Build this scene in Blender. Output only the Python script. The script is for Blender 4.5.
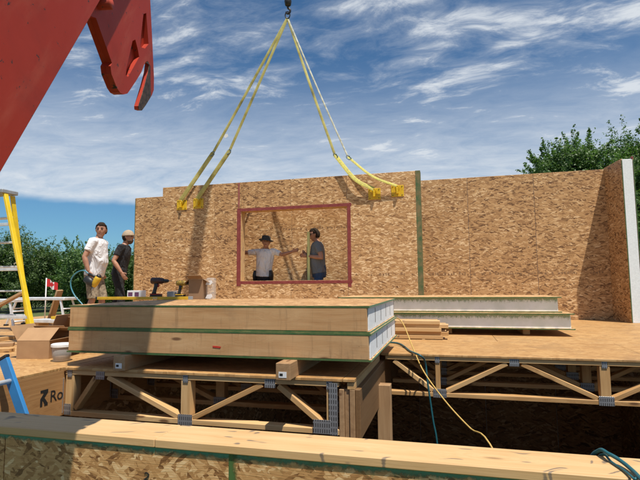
import bpy, bmesh, math, random
import numpy as np
from mathutils import Vector, Matrix, Euler
random.seed(7); rng = np.random.default_rng(11)
for o in list(bpy.data.objects): bpy.data.objects.remove(o)
SC = bpy.context.scene; COL = SC.collection
R_ = math.radians

# ------------------------------------------------------------------ camera
CAMR = Matrix(((0.96694743, 0.03167799, 0.25300035), (0.25482801, -0.08628035, -0.96312948), (-0.00868105, 0.99576714, -0.09150100)))
CAMH = 0.69; FPX = 480.0
cam = bpy.data.cameras.new('camera'); camo = bpy.data.objects.new('camera', cam); COL.objects.link(camo)
camo.matrix_world = Matrix.Translation((0, 0, CAMH)) @ CAMR.to_4x4()
cam.sensor_width = 36; cam.lens = FPX / 640 * 36; cam.clip_start = 0.05; cam.clip_end = 3000
SC.camera = camo
SC.render.resolution_x = 1024; SC.render.resolution_y = 768
# ------------------------------------------------------------------ sun, sky, exposure
SUND = Vector((-0.285, 0.30, -1.0)).normalized()
sl = bpy.data.lights.new('sun', 'SUN'); sl.energy = 5.0; sl.angle = R_(0.53); sl.color = (1.0, 0.93, 0.82)
so = bpy.data.objects.new('sun', sl); COL.objects.link(so); so.rotation_euler = SUND.to_track_quat('-Z', 'Y').to_euler(); so.location = (6, -6, 20)
SC.view_settings.view_transform = 'Standard'; SC.view_settings.look = 'None'
SC.view_settings.exposure = 0.26; SC.view_settings.gamma = 1.0; SC.view_settings.use_curve_mapping = False

class NT:
    """small node-tree writer"""
    def __init__(s, tree): s.t = tree; s.n = tree.nodes; s.l = tree.links
    def new(s, typ, **kw):
        n = s.n.new(typ)
        for k, v in kw.items():
            if k.startswith('i_'):
                key = k[2:]; key = int(key) if key.isdigit() else key.replace('_', ' ')
                s.set(n.inputs[key], v)
            else: setattr(n, k, v)
        return n
    def set(s, sock, v):
        if isinstance(v, bpy.types.NodeSocket): s.l.new(v, sock)
        elif isinstance(v, bpy.types.Node): s.l.new(v.outputs[0], sock)
        else: sock.default_value = v
    def math(s, op, a, b=0.0, c=0.0, clamp=False):
        n = s.n.new('ShaderNodeMath'); n.operation = op; n.use_clamp = clamp
        s.set(n.inputs[0], a); s.set(n.inputs[1], b); s.set(n.inputs[2], c); return n.outputs[0]
    def vmath(s, op, a, b=(0, 0, 0)):
        n = s.n.new('ShaderNodeVectorMath'); n.operation = op; s.set(n.inputs[0], a); s.set(n.inputs[1], b); return n.outputs[0]
    def mix(s, f, a, b, mode='MIX'):
        n = s.n.new('ShaderNodeMix'); n.data_type = 'RGBA'; n.blend_type = mode
        s.set(n.inputs[0], f); s.set(n.inputs[6], a); s.set(n.inputs[7], b); return n.outputs[2]
    def ramp(s, f, stops, interp='LINEAR'):
        n = s.n.new('ShaderNodeValToRGB'); n.color_ramp.interpolation = interp; e = n.color_ramp.elements
        while len(e) < len(stops): e.new(0.5)
        for i, (p, c) in enumerate(stops): e[i].position = p; e[i].color = tuple(c) + ((1,) if len(c) == 3 else ())
        s.set(n.inputs[0], f); return n.outputs[0]
    def noise(s, vec, scale, detail=3, rough=0.55, dist=0.0):
        n = s.n.new('ShaderNodeTexNoise'); s.set(n.inputs['Vector'], vec); n.inputs['Scale'].default_value = scale
        n.inputs['Detail'].default_value = detail; n.inputs['Roughness'].default_value = rough; n.inputs['Distortion'].default_value = dist; return n
    def smooth(s, x, lo, hi):
        n = s.n.new('ShaderNodeMapRange'); n.interpolation_type = 'SMOOTHSTEP'; n.clamp = True
        s.set(n.inputs[0], x); s.set(n.inputs[1], lo); s.set(n.inputs[2], hi); n.inputs[3].default_value = 0; n.inputs[4].default_value = 1; return n.outputs[0]

world = bpy.data.worlds.new('World'); SC.world = world; world.use_nodes = True
w = NT(world.node_tree); w.n.clear()
sky = w.new('ShaderNodeTexSky', sky_type='NISHITA', sun_disc=False)
sky.sun_elevation = math.asin(-SUND.z); sky.sun_rotation = math.atan2(-SUND.x, -SUND.y)
sky.altitude = 200; sky.air_density = 1.0; sky.dust_density = 0.6; sky.ozone_density = 2.0
SKYS = 0.055
tc = w.new('ShaderNodeTexCoord'); gen = tc.outputs['Generated']
sep = w.new('ShaderNodeSeparateXYZ'); w.set(sep.inputs[0], gen)
zc = w.math('MAXIMUM', sep.outputs[2], 0.02)
px = w.math('DIVIDE', sep.outputs[0], w.math('ADD', zc, 0.12)); py = w.math('DIVIDE', sep.outputs[1], w.math('ADD', zc, 0.12))
comb = w.new('ShaderNodeCombineXYZ', i_0=px, i_1=py, i_2=0.0)
mp = w.new('ShaderNodeMapping', i_Vector=comb.outputs[0], i_Rotation=(0, 0, R_(-38)), i_Scale=(1.0, 1.9, 1))
warp = w.noise(comb.outputs[0], 1.3, 3, 0.55)
vec = w.vmath('ADD', mp.outputs[0], w.vmath('MULTIPLY', warp.outputs['Color'], (0.55, 0.55, 0)))
n1 = w.noise(vec, 2.3, 10, 0.61); n2 = w.noise(vec, 5.5, 10, 0.68, 0.5); n3 = w.noise(comb.outputs[0], 0.55, 3, 0.5)
base = w.math('ADD', w.math('MULTIPLY', n1.outputs[0], 0.60), w.math('ADD', w.math('MULTIPLY', n2.outputs[0], 0.34), w.math('MULTIPLY', n3.outputs[0], 0.16)))
cirrus = w.math('ADD', w.math('MULTIPLY', w.smooth(base, 0.44, 0.74), 0.55), w.math('MULTIPLY', w.smooth(base, 0.565, 0.69), 0.50), clamp=True)
# sheet of thin cloud with a level lower edge, low over the horizon
edge = w.math('ADD', 0.150, w.math('MULTIPLY', w.math('SUBTRACT', w.noise(gen, 7.0, 4, 0.6).outputs[0], 0.5), 0.03))
lowb = w.math('MULTIPLY', w.smooth(sep.outputs[2], edge, w.math('ADD', edge, 0.018)), w.math('SUBTRACT', 1.0, w.smooth(sep.outputs[2], 0.17, 0.46)))
veil = w.math('MULTIPLY', lowb, w.math('ADD', -0.14, w.math('ADD', w.math('MULTIPLY', n1.outputs[0], 0.95), w.math('MULTIPLY', n2.outputs[0], 0.65))))
cm = w.math('MAXIMUM', w.math('MULTIPLY', cirrus, w.math('MULTIPLY', 0.88, w.smooth(sep.outputs[2], edge, w.math('ADD', edge, 0.05)))), veil, clamp=True)
skyc = w.mix(1.0, sky.outputs[0], (0.78, 1.25, 1.52, 1), 'MULTIPLY')
cloudc = w.mix(1.0, (11.8, 12.4, 13.0, 1), (1, 1, 1, 1), 'MULTIPLY')
outc = w.mix(cm, skyc, cloudc)
bg = w.new('ShaderNodeBackground', i_Color=outc, i_Strength=SKYS)
wo = w.new('ShaderNodeOutputWorld', i_Surface=bg.outputs[0])

# ------------------------------------------------------------------ materials
MATS = {}
def mat(name, fn, rough=0.6, **kw):
    if name in MATS: return MATS[name]
    m = bpy.data.materials.new(name); m.use_nodes = True; t = NT(m.node_tree)
    b = t.n['Principled BSDF']; b.inputs['Roughness'].default_value = rough
    for k, v in kw.items(): b.inputs[k.replace('_', ' ')].default_value = v
    fn(t, b); MATS[name] = m; return m
def objco(t, off=40.0):
    tc = t.new('ShaderNodeTexCoord'); oi = t.new('ShaderNodeObjectInfo')
    return t.vmath('ADD', tc.outputs['Object'], t.vmath('MULTIPLY', t.new('ShaderNodeCombineXYZ', i_0=oi.outputs['Random'], i_1=t.math('MULTIPLY', oi.outputs['Random'], 7.3), i_2=0.0).outputs[0], (off, off, 0))), oi.outputs['Random'], tc.outputs['Object']
def bump(t, b, h, st, dist=0.01):
    n = t.new('ShaderNodeBump', i_Height=h, i_Strength=st, i_Distance=dist); t.l.new(n.outputs[0], b.inputs['Normal'])

def osb(stops, L=0.11, W=0.03, angs=(6, -24, 30, 78), big=0.25, dirt=0.0, bs=0.5, wave=0.035, gr_=0.45):
    def fn(t, b):
        co, rnd, raw = objco(t)
        wv = t.noise(co, 9.0, 2, 0.5)
        co2 = t.vmath('ADD', co, t.vmath('MULTIPLY', t.vmath('SUBTRACT', wv.outputs['Color'], (0.5, 0.5, 0.5)), (wave, wave, 0)))
        best = None; tone = None
        for k, a in enumerate(angs):
            s = 1.0 + 0.22 * k
            rot = t.new('ShaderNodeVectorRotate', rotation_type='Z_AXIS', i_Vector=t.vmath('ADD', co2, (k * 3.7, k * 5.1, 0)), i_Angle=R_(a))
            v = t.new('ShaderNodeTexVoronoi', voronoi_dimensions='2D', i_Scale=1.0, i_Randomness=1.0, i_Vector=t.vmath('MULTIPLY', rot.outputs[0], (s / L, s / W, 1)))
            sp = t.new('ShaderNodeSeparateColor', i_0=v.outputs['Color'])
            pr = t.math('SUBTRACT', sp.outputs[0], 0.30 if a > 60 else 0.0)
            if best is None: best, tone = pr, sp.outputs[1]
            else:
                gt = t.math('GREATER_THAN', pr, best)
                mx = t.new('ShaderNodeMix', i_0=gt); t.set(mx.inputs[2], tone); t.set(mx.inputs[3], sp.outputs[1]); tone = mx.outputs[0]
                best = t.math('MAXIMUM', pr, best)
        grain = t.noise(t.vmath('MULTIPLY', co2, (12, 160, 1)), 1.0, 3, 0.6)
        lowf = t.noise(co, 1.7, 3, 0.5)
        tt = t.math('ADD', tone, t.math('MULTIPLY', t.math('SUBTRACT', grain.outputs[0], 0.5), gr_))
        tt = t.math('ADD', tt, t.math('MULTIPLY', t.math('SUBTRACT', lowf.outputs[0], 0.5), big))
        tt = t.math('ADD', tt, t.math('MULTIPLY', t.math('SUBTRACT', rnd, 0.5), 0.18), clamp=True)
        c = t.ramp(tt, stops)
        if dirt:
            dn_ = t.noise(co, 2.6, 7, 0.68, 0.6); c = t.mix(t.math('MULTIPLY', t.smooth(dn_.outputs[0], 0.46, 0.72), dirt), c, (0.20, 0.115, 0.052, 1))
            dn2 = t.noise(co, 38, 3, 0.7); c = t.mix(t.math('MULTIPLY', t.smooth(dn2.outputs[0], 0.66, 0.74), dirt), c, (0.14, 0.085, 0.045, 1))
        t.set(b.inputs['Base Color'], c)
        bump(t, b, t.math('ADD', best, t.math('MULTIPLY', grain.outputs[0], 0.4)), bs, 0.004)
    return fn
S_WALL = [(0.0, (0.158, 0.072, 0.024)), (0.17, (0.357, 0.186, 0.072)), (0.5, (0.478, 0.264, 0.107)), (0.8, (0.572, 0.336, 0.147)), (1.0, (0.798, 0.56, 0.313))]
S_DECK = [(0.0, (0.36, 0.188, 0.063)), (0.4, (0.423, 0.232, 0.084)), (0.7, (0.468, 0.267, 0.101)), (1.0, (0.522, 0.314, 0.127))]
S_FRONT = [(0.0, (0.17, 0.073, 0.022)), (0.15, (0.34, 0.17, 0.059)), (0.5, (0.47, 0.254, 0.096)), (0.85, (0.58, 0.349, 0.152)), (1.0, (0.74, 0.524, 0.285))]
M_OSB = mat('osb_wall', osb(S_WALL, 0.088, 0.023, (3, -20, 22, 80), big=0.35), 0.62)
M_OSBF = mat('osb_front', osb(S_FRONT, 0.080, 0.019, (48, -38, 70, 12), bs=0.8, wave=0.014, gr_=0.85), 0.55)
M_DECK = mat('osb_deck', osb(S_DECK, 0.13, 0.03, (0, -35, 35, 80), 0.45, dirt=0.5, bs=0.25), 0.6)

def wood(stops, knots=0.9, gx=1.2, gy=26, dent=0.0, scuff=0.0):
    def fn(t, b):
        co, rnd, raw = objco(t)
        kv = t.new('ShaderNodeTexVoronoi', voronoi_dimensions='3D', i_Scale=1.0, i_Vector=t.vmath('MULTIPLY', co, (2.1, 7.0, 7.0)))
        kd = kv.outputs['Distance']
        kn = t.math('SUBTRACT', 1.0, t.smooth(kd, 0.05, 0.13)); near = t.math('SUBTRACT', 1.0, t.smooth(kd, 0.05, 0.5))
        co2 = t.vmath('ADD', co, t.vmath('MULTIPLY', t.new('ShaderNodeCombineXYZ', i_0=0.0, i_1=near, i_2=near).outputs[0], (0, 0.05, 0.05)))
        g = t.noise(t.vmath('MULTIPLY', co2, (gx, gy, gy)), 1.0, 4, 0.6, 0.3)
        f = t.noise(t.vmath('MULTIPLY', co2, (6, 190, 190)), 1.0, 2, 0.5)
        l = t.noise(co, 2.0, 2, 0.5)
        tt = t.math('ADD', t.math('MULTIPLY', g.outputs[0], 0.9), t.math('MULTIPLY', t.math('SUBTRACT', f.outputs[0], 0.5), 0.35))
        tt = t.math('ADD', tt, t.math('MULTIPLY', t.math('SUBTRACT', l.outputs[0], 0.5), 0.5))
        tt = t.math('ADD', tt, t.math('MULTIPLY', t.math('SUBTRACT', rnd, 0.5), 0.35), clamp=True)
        c = t.ramp(tt, stops)
        c = t.mix(t.math('MULTIPLY', kn, knots), c, (0.13, 0.055, 0.02, 1))
        if dent:
            wob = t.vmath('MULTIPLY', t.vmath('SUBTRACT', t.noise(co, 3.3, 2, 0.5).outputs['Color'], (0.5, 0.5, 0.5)), (0.5, 0.35, 0))
            dvec = t.vmath('ADD', t.new('ShaderNodeVectorRotate', rotation_type='Z_AXIS', i_Vector=co, i_Angle=R_(-16)).outputs[0], wob)
            dv = t.new('ShaderNodeTexVoronoi', voronoi_dimensions='2D', i_Scale=1.0, i_Vector=t.vmath('MULTIPLY', dvec, (4.6, 18, 1)))
            pick = t.math('LESS_THAN', t.new('ShaderNodeSeparateColor', i_0=dv.outputs['Color']).outputs[0], 0.42)
            dm = t.math('MULTIPLY', pick, t.math('SUBTRACT', 1.0, t.smooth(t.math('ADD', dv.outputs['Distance'], t.math('MULTIPLY', t.math('SUBTRACT', f.outputs[0], 0.5), 0.12)), 0.07, 0.17)))
            c = t.mix(t.math('MULTIPLY', dm, dent), c, (0.10, 0.085, 0.075, 1))
        if scuff:
            s1 = t.noise(t.vmath('MULTIPLY', co, (26, 2.5, 2.5)), 1.0, 4, 0.65); s2 = t.noise(co, 3.2, 6, 0.7)
            c = t.mix(t.math('MULTIPLY', t.smooth(s1.outputs[0], 0.52, 0.75), scuff), c, (0.24, 0.135, 0.062, 1)); c = t.mix(t.math('MULTIPLY', t.smooth(s2.outputs[0], 0.5, 0.75), scuff * 0.8), c, (0.26, 0.16, 0.085, 1))
            s3 = t.noise(co, 55, 2, 0.6); c = t.mix(t.smooth(s3.outputs[0], 0.74, 0.78), c, (0.06, 0.03, 0.015, 1))
        t.set(b.inputs['Base Color'], c)
        bump(t, b, t.math('ADD', g.outputs[0], t.math('MULTIPLY', f.outputs[0], 0.5)), 0.25, 0.003)
    return fn
S_PINE = [(0.15, (0.371, 0.192, 0.065)), (0.45, (0.535, 0.322, 0.134)), (0.75, (0.638, 0.423, 0.199)), (1.0, (0.721, 0.514, 0.268))]
S_PALE = [(0.15, (0.423, 0.241, 0.092)), (0.45, (0.524, 0.326, 0.144)), (0.75, (0.598, 0.397, 0.196)), (1.0, (0.662, 0.473, 0.264))]
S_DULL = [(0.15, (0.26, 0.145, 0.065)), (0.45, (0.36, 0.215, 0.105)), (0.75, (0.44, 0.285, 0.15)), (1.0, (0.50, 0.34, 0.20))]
M_PINE = mat('pine', wood(S_PINE), 0.65); M_PALE = mat('pale_plate', wood(S_PALE, 0.65, dent=0.75), 0.65)
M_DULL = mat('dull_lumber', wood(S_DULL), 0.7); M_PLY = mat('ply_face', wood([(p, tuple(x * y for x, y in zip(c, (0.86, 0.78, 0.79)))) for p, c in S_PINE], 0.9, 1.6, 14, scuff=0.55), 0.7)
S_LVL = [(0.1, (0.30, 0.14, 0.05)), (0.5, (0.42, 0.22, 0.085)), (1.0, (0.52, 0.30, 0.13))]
M_LVLD = mat('dark_beam_ply', wood([(p, tuple(x * 0.42 for x in c)) for p, c in S_LVL], 0.0, 0.8, 60), 0.6)  # darker tone of the engineered lumber, for the beam's outer ply
M_LVL = mat('engineered_lumber', wood(S_LVL, 0.0, 0.8, 60), 0.5)

def plain(c, var=0.15, scale=6, c2=None, bs=0.0, dist=0.004):
    def fn(t, b):
        co, rnd, raw = objco(t)
        n = t.noise(co, scale, 5, 0.6)
        k = tuple(max(0, x * (1 - var * 2)) for x in c) if c2 is None else c2
        t.set(b.inputs['Base Color'], t.mix(t.smooth(n.outputs[0], 0.3, 0.7), tuple(c) + (1,), tuple(k) + (1,)))
        if bs: bump(t, b, n.outputs[0], bs, dist)
    return fn
M_FOAM = mat('foam', plain((0.80, 0.81, 0.82), 0.06, 45, bs=0.3), 0.8)
M_FOAMD = mat('foam_dirty', plain((0.82, 0.84, 0.82), 0.0, 6, (0.72, 0.76, 0.70), bs=0.3), 0.8)
M_GREEN = mat('green_paint_edge', plain((0.035, 0.105, 0.028), 0.1, 14, (0.10, 0.13, 0.045)), 0.6)
M_GREENF = mat('green_paint_fresh', plain((0.05, 0.24, 0.17), 0.1, 18, (0.16, 0.20, 0.09)), 0.55)
M_GREENW = mat('green_paint_wall', plain((0.055, 0.11, 0.035), 0.1, 9, (0.20, 0.15, 0.065)), 0.6)
M_TAPE = mat('red_flashing_tape', plain((0.19, 0.028, 0.025), 0.1, 12, (0.26, 0.055, 0.045)), 0.45)
def platef(t, b):
    co, rnd, raw = objco(t); sp = t.new('ShaderNodeSeparateXYZ', i_0=raw); n = t.noise(co, 30, 4, 0.6)
    a = t.math('SINE', t.math('MULTIPLY', sp.outputs[0], 2 * math.pi / 0.017)); c = t.math('SINE', t.math('MULTIPLY', sp.outputs[1], 2 * math.pi / 0.040))
    m = t.math('MULTIPLY', t.smooth(a, 0.1, 0.5), t.smooth(c, -0.75, -0.4))
    col = t.mix(n.outputs[0], (0.42, 0.43, 0.45, 1), (0.26, 0.27, 0.29, 1)); t.set(b.inputs['Base Color'], t.mix(t.math('MULTIPLY', m, 0.85), col, (0.035, 0.03, 0.028, 1)))
    bump(t, b, m, -0.6, 0.004)
M_STEEL = mat('galvanised_plate', platef, 0.42, Metallic=0.55)
M_ALU = mat('aluminium', plain((0.74, 0.75, 0.76), 0.1, 12, (0.58, 0.59, 0.60)), 0.42, Metallic=0.35)
M_DARKST = mat('dark_steel', plain((0.025, 0.022, 0.022), 0.2, 20, (0.06, 0.05, 0.045)), 0.45, Metallic=0.5)
M_YEL = mat('yellow_fibreglass', plain((0.75, 0.52, 0.012), 0.08, 8), 0.42)
M_YELP = mat('yellow_bracket_paint', plain((0.72, 0.47, 0.008), 0.1, 22, (0.60, 0.36, 0.01)), 0.45)
M_BLUE = mat('blue_fibreglass', plain((0.03, 0.22, 0.52), 0.08, 8, (0.035, 0.19, 0.44)), 0.42)
M_CARD = mat('cardboard', plain((0.38, 0.225, 0.11), 0.05, 10, (0.34, 0.195, 0.095)), 0.8)
M_CARDD = mat('cardboard_dark', plain((0.27, 0.16, 0.085), 0.05, 10), 0.8)
M_BLACK = mat('black_plastic', plain((0.018, 0.018, 0.02), 0.1, 20), 0.45)
M_REDPL = mat('red_plastic', plain((0.30, 0.02, 0.015), 0.1, 20), 0.4)
M_YELPL = mat('yellow_plastic', plain((0.62, 0.38, 0.02), 0.1, 20), 0.4)
M_GREYPL = mat('grey_plastic', plain((0.30, 0.32, 0.34), 0.1, 20), 0.4)
M_WHITE = mat('white_plastic', plain((0.78, 0.78, 0.78), 0.05, 10), 0.4)
M_TEAL = mat('teal_hose', plain((0.012, 0.10, 0.125), 0.1, 12), 0.45)
M_CORD = mat('yellow_cord', plain((0.55, 0.36, 0.10), 0.1, 30), 0.6)
M_INK = mat('black_ink', plain((0.015, 0.014, 0.013), 0.1, 20), 0.7)
def stampf(t, b):
    co, rnd, raw = objco(t)
    n = t.noise(co, 60, 3, 0.7); t.set(b.inputs['Base Color'], t.mix(t.smooth(n.outputs[0], 0.35, 0.65), (0.17, 0.095, 0.045, 1), (0.36, 0.20, 0.09, 1)))
M_STAMP = mat('faded_stamp_ink', stampf, 0.7)
def webf(t, b):
    co, rnd, raw = objco(t)
    n = t.noise(co, 3.5, 4, 0.6); n2 = t.noise(co, 60, 2, 0.5)
    c = t.ramp(n.outputs[0], [(0.28, (0.17, 0.15, 0.045)), (0.48, (0.46, 0.40, 0.11)), (0.7, (0.66, 0.60, 0.22))])
    t.set(b.inputs['Base Color'], t.mix(t.math('MULTIPLY', n2.outputs[0], 0.3), c, (0.12, 0.11, 0.05, 1)))
M_WEB = mat('sling_webbing', webf, 0.75)
M_WEBB = mat('bright_sling_webbing', plain((0.62, 0.56, 0.10), 0.15, 25, (0.42, 0.37, 0.10)), 0.7)
M_WEBW = mat('pale_sling_webbing', plain((0.62, 0.62, 0.52), 0.15, 12, (0.34, 0.33, 0.24)), 0.7)
M_SHACK = mat('shackle_steel', plain((0.10, 0.16, 0.18), 0.2, 30, (0.22, 0.27, 0.28)), 0.4, Metallic=0.6)
def redf(t, b):
    co, rnd, raw = objco(t)
    n = t.noise(co, 3.0, 5, 0.6); sc = t.noise(co, 26, 4, 0.7); st = t.noise(t.vmath('MULTIPLY', co, (2.2, 9, 9)), 1.0, 5, 0.65)
    c = t.mix(n.outputs[0], (0.44, 0.036, 0.013, 1), (0.33, 0.024, 0.009, 1))
    c = t.mix(t.math('MULTIPLY', t.smooth(st.outputs[0], 0.46, 0.72), 0.60), c, (0.46, 0.085, 0.045, 1))
    gm_ = t.noise(co, 1.1, 6, 0.7, 0.8); c = t.mix(t.math('MULTIPLY', t.smooth(gm_.outputs[0], 0.48, 0.72), 0.40), c, (0.13, 0.018, 0.012, 1))
    c = t.mix(t.smooth(sc.outputs[0], 0.625, 0.67), c, (0.05, 0.03, 0.025, 1))
    t.set(b.inputs['Base Color'], c); t.set(b.inputs['Roughness'], t.math('ADD', 0.42, t.math('MULTIPLY', n.outputs[0], 0.25)))
    bump(t, b, sc.outputs[0], 0.06, 0.004)
M_RED = mat('red_crane_paint', redf, 0.4, Specular_IOR_Level=0.3)
M_RUST = mat('worn_steel', plain((0.11, 0.065, 0.042), 0.2, 40, (0.03, 0.02, 0.017), bs=0.4), 0.6, Metallic=0.3)
def glassy(t, b):
    b.inputs['Base Color'].default_value = (0.75, 0.78, 0.78, 1); b.inputs['Alpha'].default_value = 0.20
M_CLEAR = mat('clear_plastic', glassy, 0.15)
M_SKIN = mat('skin', plain((0.42, 0.215, 0.135), 0.06, 9, (0.34, 0.16, 0.10)), 0.5)
def cloth(c, c2=None):
    def fn(t, b):
        co, rnd, raw = objco(t); n = t.noise(t.vmath('MULTIPLY', co, (1, 1, 0.55)), 7.5, 2, 0.5, 1.2); f = t.noise(co, 160, 2, 0.5)
        k = tuple(x * 0.86 for x in c) if c2 is None else c2
        t.set(b.inputs['Base Color'], t.mix(n.outputs[0], tuple(c) + (1,), tuple(k) + (1,))); bump(t, b, t.math('ADD', n.outputs[0], t.math('MULTIPLY', f.outputs[0], 0.03)), 1.0, 0.06)
    return fn
M_TEEW = mat('white_cotton', cloth((0.76, 0.75, 0.76), (0.68, 0.67, 0.69)), 0.85)
M_TEEB = mat('black_cotton', cloth((0.016, 0.016, 0.019)), 0.9)
M_TEEG = mat('grey_cotton', cloth((0.15, 0.165, 0.18)), 0.9)
M_POLO = mat('offwhite_cotton', cloth((0.76, 0.74, 0.74), (0.68, 0.66, 0.66)), 0.85)
M_PANTB = mat('black_trousers', cloth((0.014, 0.014, 0.016)), 0.9)
M_JEAN = mat('blue_denim', cloth((0.045, 0.085, 0.17), (0.03, 0.06, 0.13)), 0.9)
M_CAMO = mat('tan_patterned_shorts', plain((0.36, 0.29, 0.20), 0.1, 26, (0.12, 0.09, 0.06)), 0.9)
M_HAIR = mat('dark_hair', plain((0.040, 0.028, 0.020), 0.2, 60, (0.022, 0.015, 0.011), bs=0.8, dist=0.004), 0.95, Specular_IOR_Level=0.15)
M_CAPB = mat('beige_cap_cloth', plain((0.42, 0.32, 0.22), 0.1, 30), 0.85)
M_HATD = mat('dark_hat_cloth', plain((0.025, 0.022, 0.02), 0.1, 30, (0.05, 0.045, 0.04)), 0.85)
M_BOOT = mat('brown_leather', plain((0.10, 0.045, 0.022), 0.15, 20), 0.6)
M_LIP = mat('lips', plain((0.24, 0.085, 0.07), 0.05, 20), 0.5)
M_EYE = mat('eye_dark', plain((0.03, 0.022, 0.02), 0.1, 20), 0.25)
def slabf(t, b):
    co, rnd, raw = objco(t); n = t.noise(co, 1.2, 6, 0.6)
    t.set(b.inputs['Base Color'], t.mix(n.outputs[0], (0.10, 0.085, 0.07, 1), (0.05, 0.042, 0.036, 1)))
M_SLAB = mat('basement_slab', slabf, 0.9)
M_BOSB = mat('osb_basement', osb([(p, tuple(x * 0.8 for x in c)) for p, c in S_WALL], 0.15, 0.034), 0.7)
def grassf(t, b):
    tc = t.new('ShaderNodeTexCoord'); co = tc.outputs['Object']
    n = t.noise(co, 0.35, 6, 0.65); f = t.noise(co, 9, 4, 0.7)
    c = t.mix(t.smooth(n.outputs[0], 0.3, 0.7), (0.055, 0.095, 0.022, 1), (0.11, 0.12, 0.04, 1))
    c = t.mix(t.math('MULTIPLY', t.smooth(f.outputs[0], 0.4, 0.75), 0.6), c, (0.03, 0.06, 0.012, 1))
    t.set(b.inputs['Base Color'], c); bump(t, b, f.outputs[0], 0.6, 0.05)
M_GROUND = mat('grassy_ground', grassf, 0.95)
def leaff(c1, c2, c3):
    def fn(t, b):
        g = t.new('ShaderNodeNewGeometry'); r = g.outputs['Random Per Island']
        oi = t.new('ShaderNodeObjectInfo')
        c = t.ramp(r, [(0.0, c1), (0.55, c2), (1.0, c3)])
        c = t.mix(t.math('MULTIPLY', oi.outputs['Random'], 0.35), c, (0.05, 0.06, 0.012, 1))
        t.set(b.inputs['Base Color'], c)
        tr = t.new('ShaderNodeBsdfTranslucent', i_Color=t.mix(1.0, c, (1.1, 1.4, 0.6, 1), 'MULTIPLY'))
        mx = t.new('ShaderNodeMixShader', i_0=0.35); t.l.new(b.outputs[0], mx.inputs[1]); t.l.new(tr.outputs[0], mx.inputs[2])
        t.l.new(mx.outputs[0], t.n['Material Output'].inputs[0])
    return fn
M_LEAF = mat('leaf_mid', leaff((0.050, 0.105, 0.022), (0.085, 0.160, 0.038), (0.140, 0.220, 0.065)), 0.5)
M_LEAFD = mat('leaf_deep', leaff((0.040, 0.085, 0.017), (0.070, 0.130, 0.028), (0.115, 0.180, 0.045)), 0.55)
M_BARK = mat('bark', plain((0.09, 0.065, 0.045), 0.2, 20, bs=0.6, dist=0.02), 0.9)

# ------------------------------------------------------------------ building helpers
WM = {}
def link(o, M, parent=None):
    COL.objects.link(o); WM[o.name] = M.copy()
    if parent is not None: o.parent = parent; o.matrix_basis = WM[parent.name].inverted() @ M
    else: o.matrix_basis = M
    return o
def T(x, y, z): return Matrix.Translation((x, y, z))
def tag(o, label=None, cat=None, group=None, kind=None):
    if label: o['label'] = label
    if cat: o['category'] = cat
    if group: o['group'] = group
    if kind: o['kind'] = kind
    return o
def thing(name, label, cat, loc=(0, 0, 0), rz=0.0, group=None, M=None):
    o = bpy.data.objects.new(name, None); o.empty_display_size = 0.1
    link(o, M if M is not None else T(*loc) @ Matrix.Rotation(rz, 4, 'Z')); return tag(o, label, cat, group)
def mobj(name, me, material, parent=None, M=None, smooth=False):
    if material and not me.materials: me.materials.append(material)
    if smooth: me.polygons.foreach_set('use_smooth', [True] * len(me.polygons))
    o = bpy.data.objects.new(name, me); return link(o, M if M is not None else Matrix.Identity(4), parent)
def bm_mesh(bm, name='m'):
    bmesh.ops.recalc_face_normals(bm, faces=bm.faces); me = bpy.data.meshes.new(name); bm.to_mesh(me); bm.free(); return me
def pymesh(vs, fs): me = bpy.data.meshes.new('m'); me.from_pydata([tuple(v) for v in vs], [], fs); me.update(); return me
BC = {}
def boxmesh(sx, sy, sz, bev, material):
    k = (round(sx, 4), round(sy, 4), round(sz, 4), bev, material.name)
    if k in BC: return BC[k]
    bm = bmesh.new(); bmesh.ops.create_cube(bm, size=1.0); bmesh.ops.scale(bm, vec=(sx, sy, sz), verts=bm.verts)
    if bev: bmesh.ops.bevel(bm, geom=bm.edges[:], offset=min(bev, 0.3 * min(sx, sy, sz)), segments=1, affect='EDGES')
    me = bm_mesh(bm); me.materials.append(material); BC[k] = me; return me
def mbox(name, M, size, material, parent=None, bev=0.002): return mobj(name, boxmesh(*size, bev, material), None, parent, M)
def box(name, x0, x1, y0, y1, z0, z1, material, parent=None, bev=0.002):
    return mbox(name, T((x0 + x1) / 2, (y0 + y1) / 2, (z0 + z1) / 2), (x1 - x0, y1 - y0, z1 - z0), material, parent, bev)
def frame(p0, p1, up=(0, 0, 1)):
    p0, p1 = Vector(p0), Vector(p1); x = (p1 - p0).normalized(); u = Vector(up)
    if abs(x.dot(u)) > 0.98: u = Vector((0, 1, 0))
    y = u.cross(x).normalized(); z = x.cross(y)
    m = Matrix((x, y, z)).transposed().to_4x4(); m.translation = (p0 + p1) / 2; return m, (p1 - p0).length
def board(name, p0, p1, wy, wz, material, parent=None, up=(0, 0, 1), bev=0.003):
    """lumber with its grain (local x) from p0 to p1; wy across, wz along up"""
    m, L = frame(p0, p1, up); return mbox(name, m, (L, wy, wz), material, parent, bev)
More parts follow.
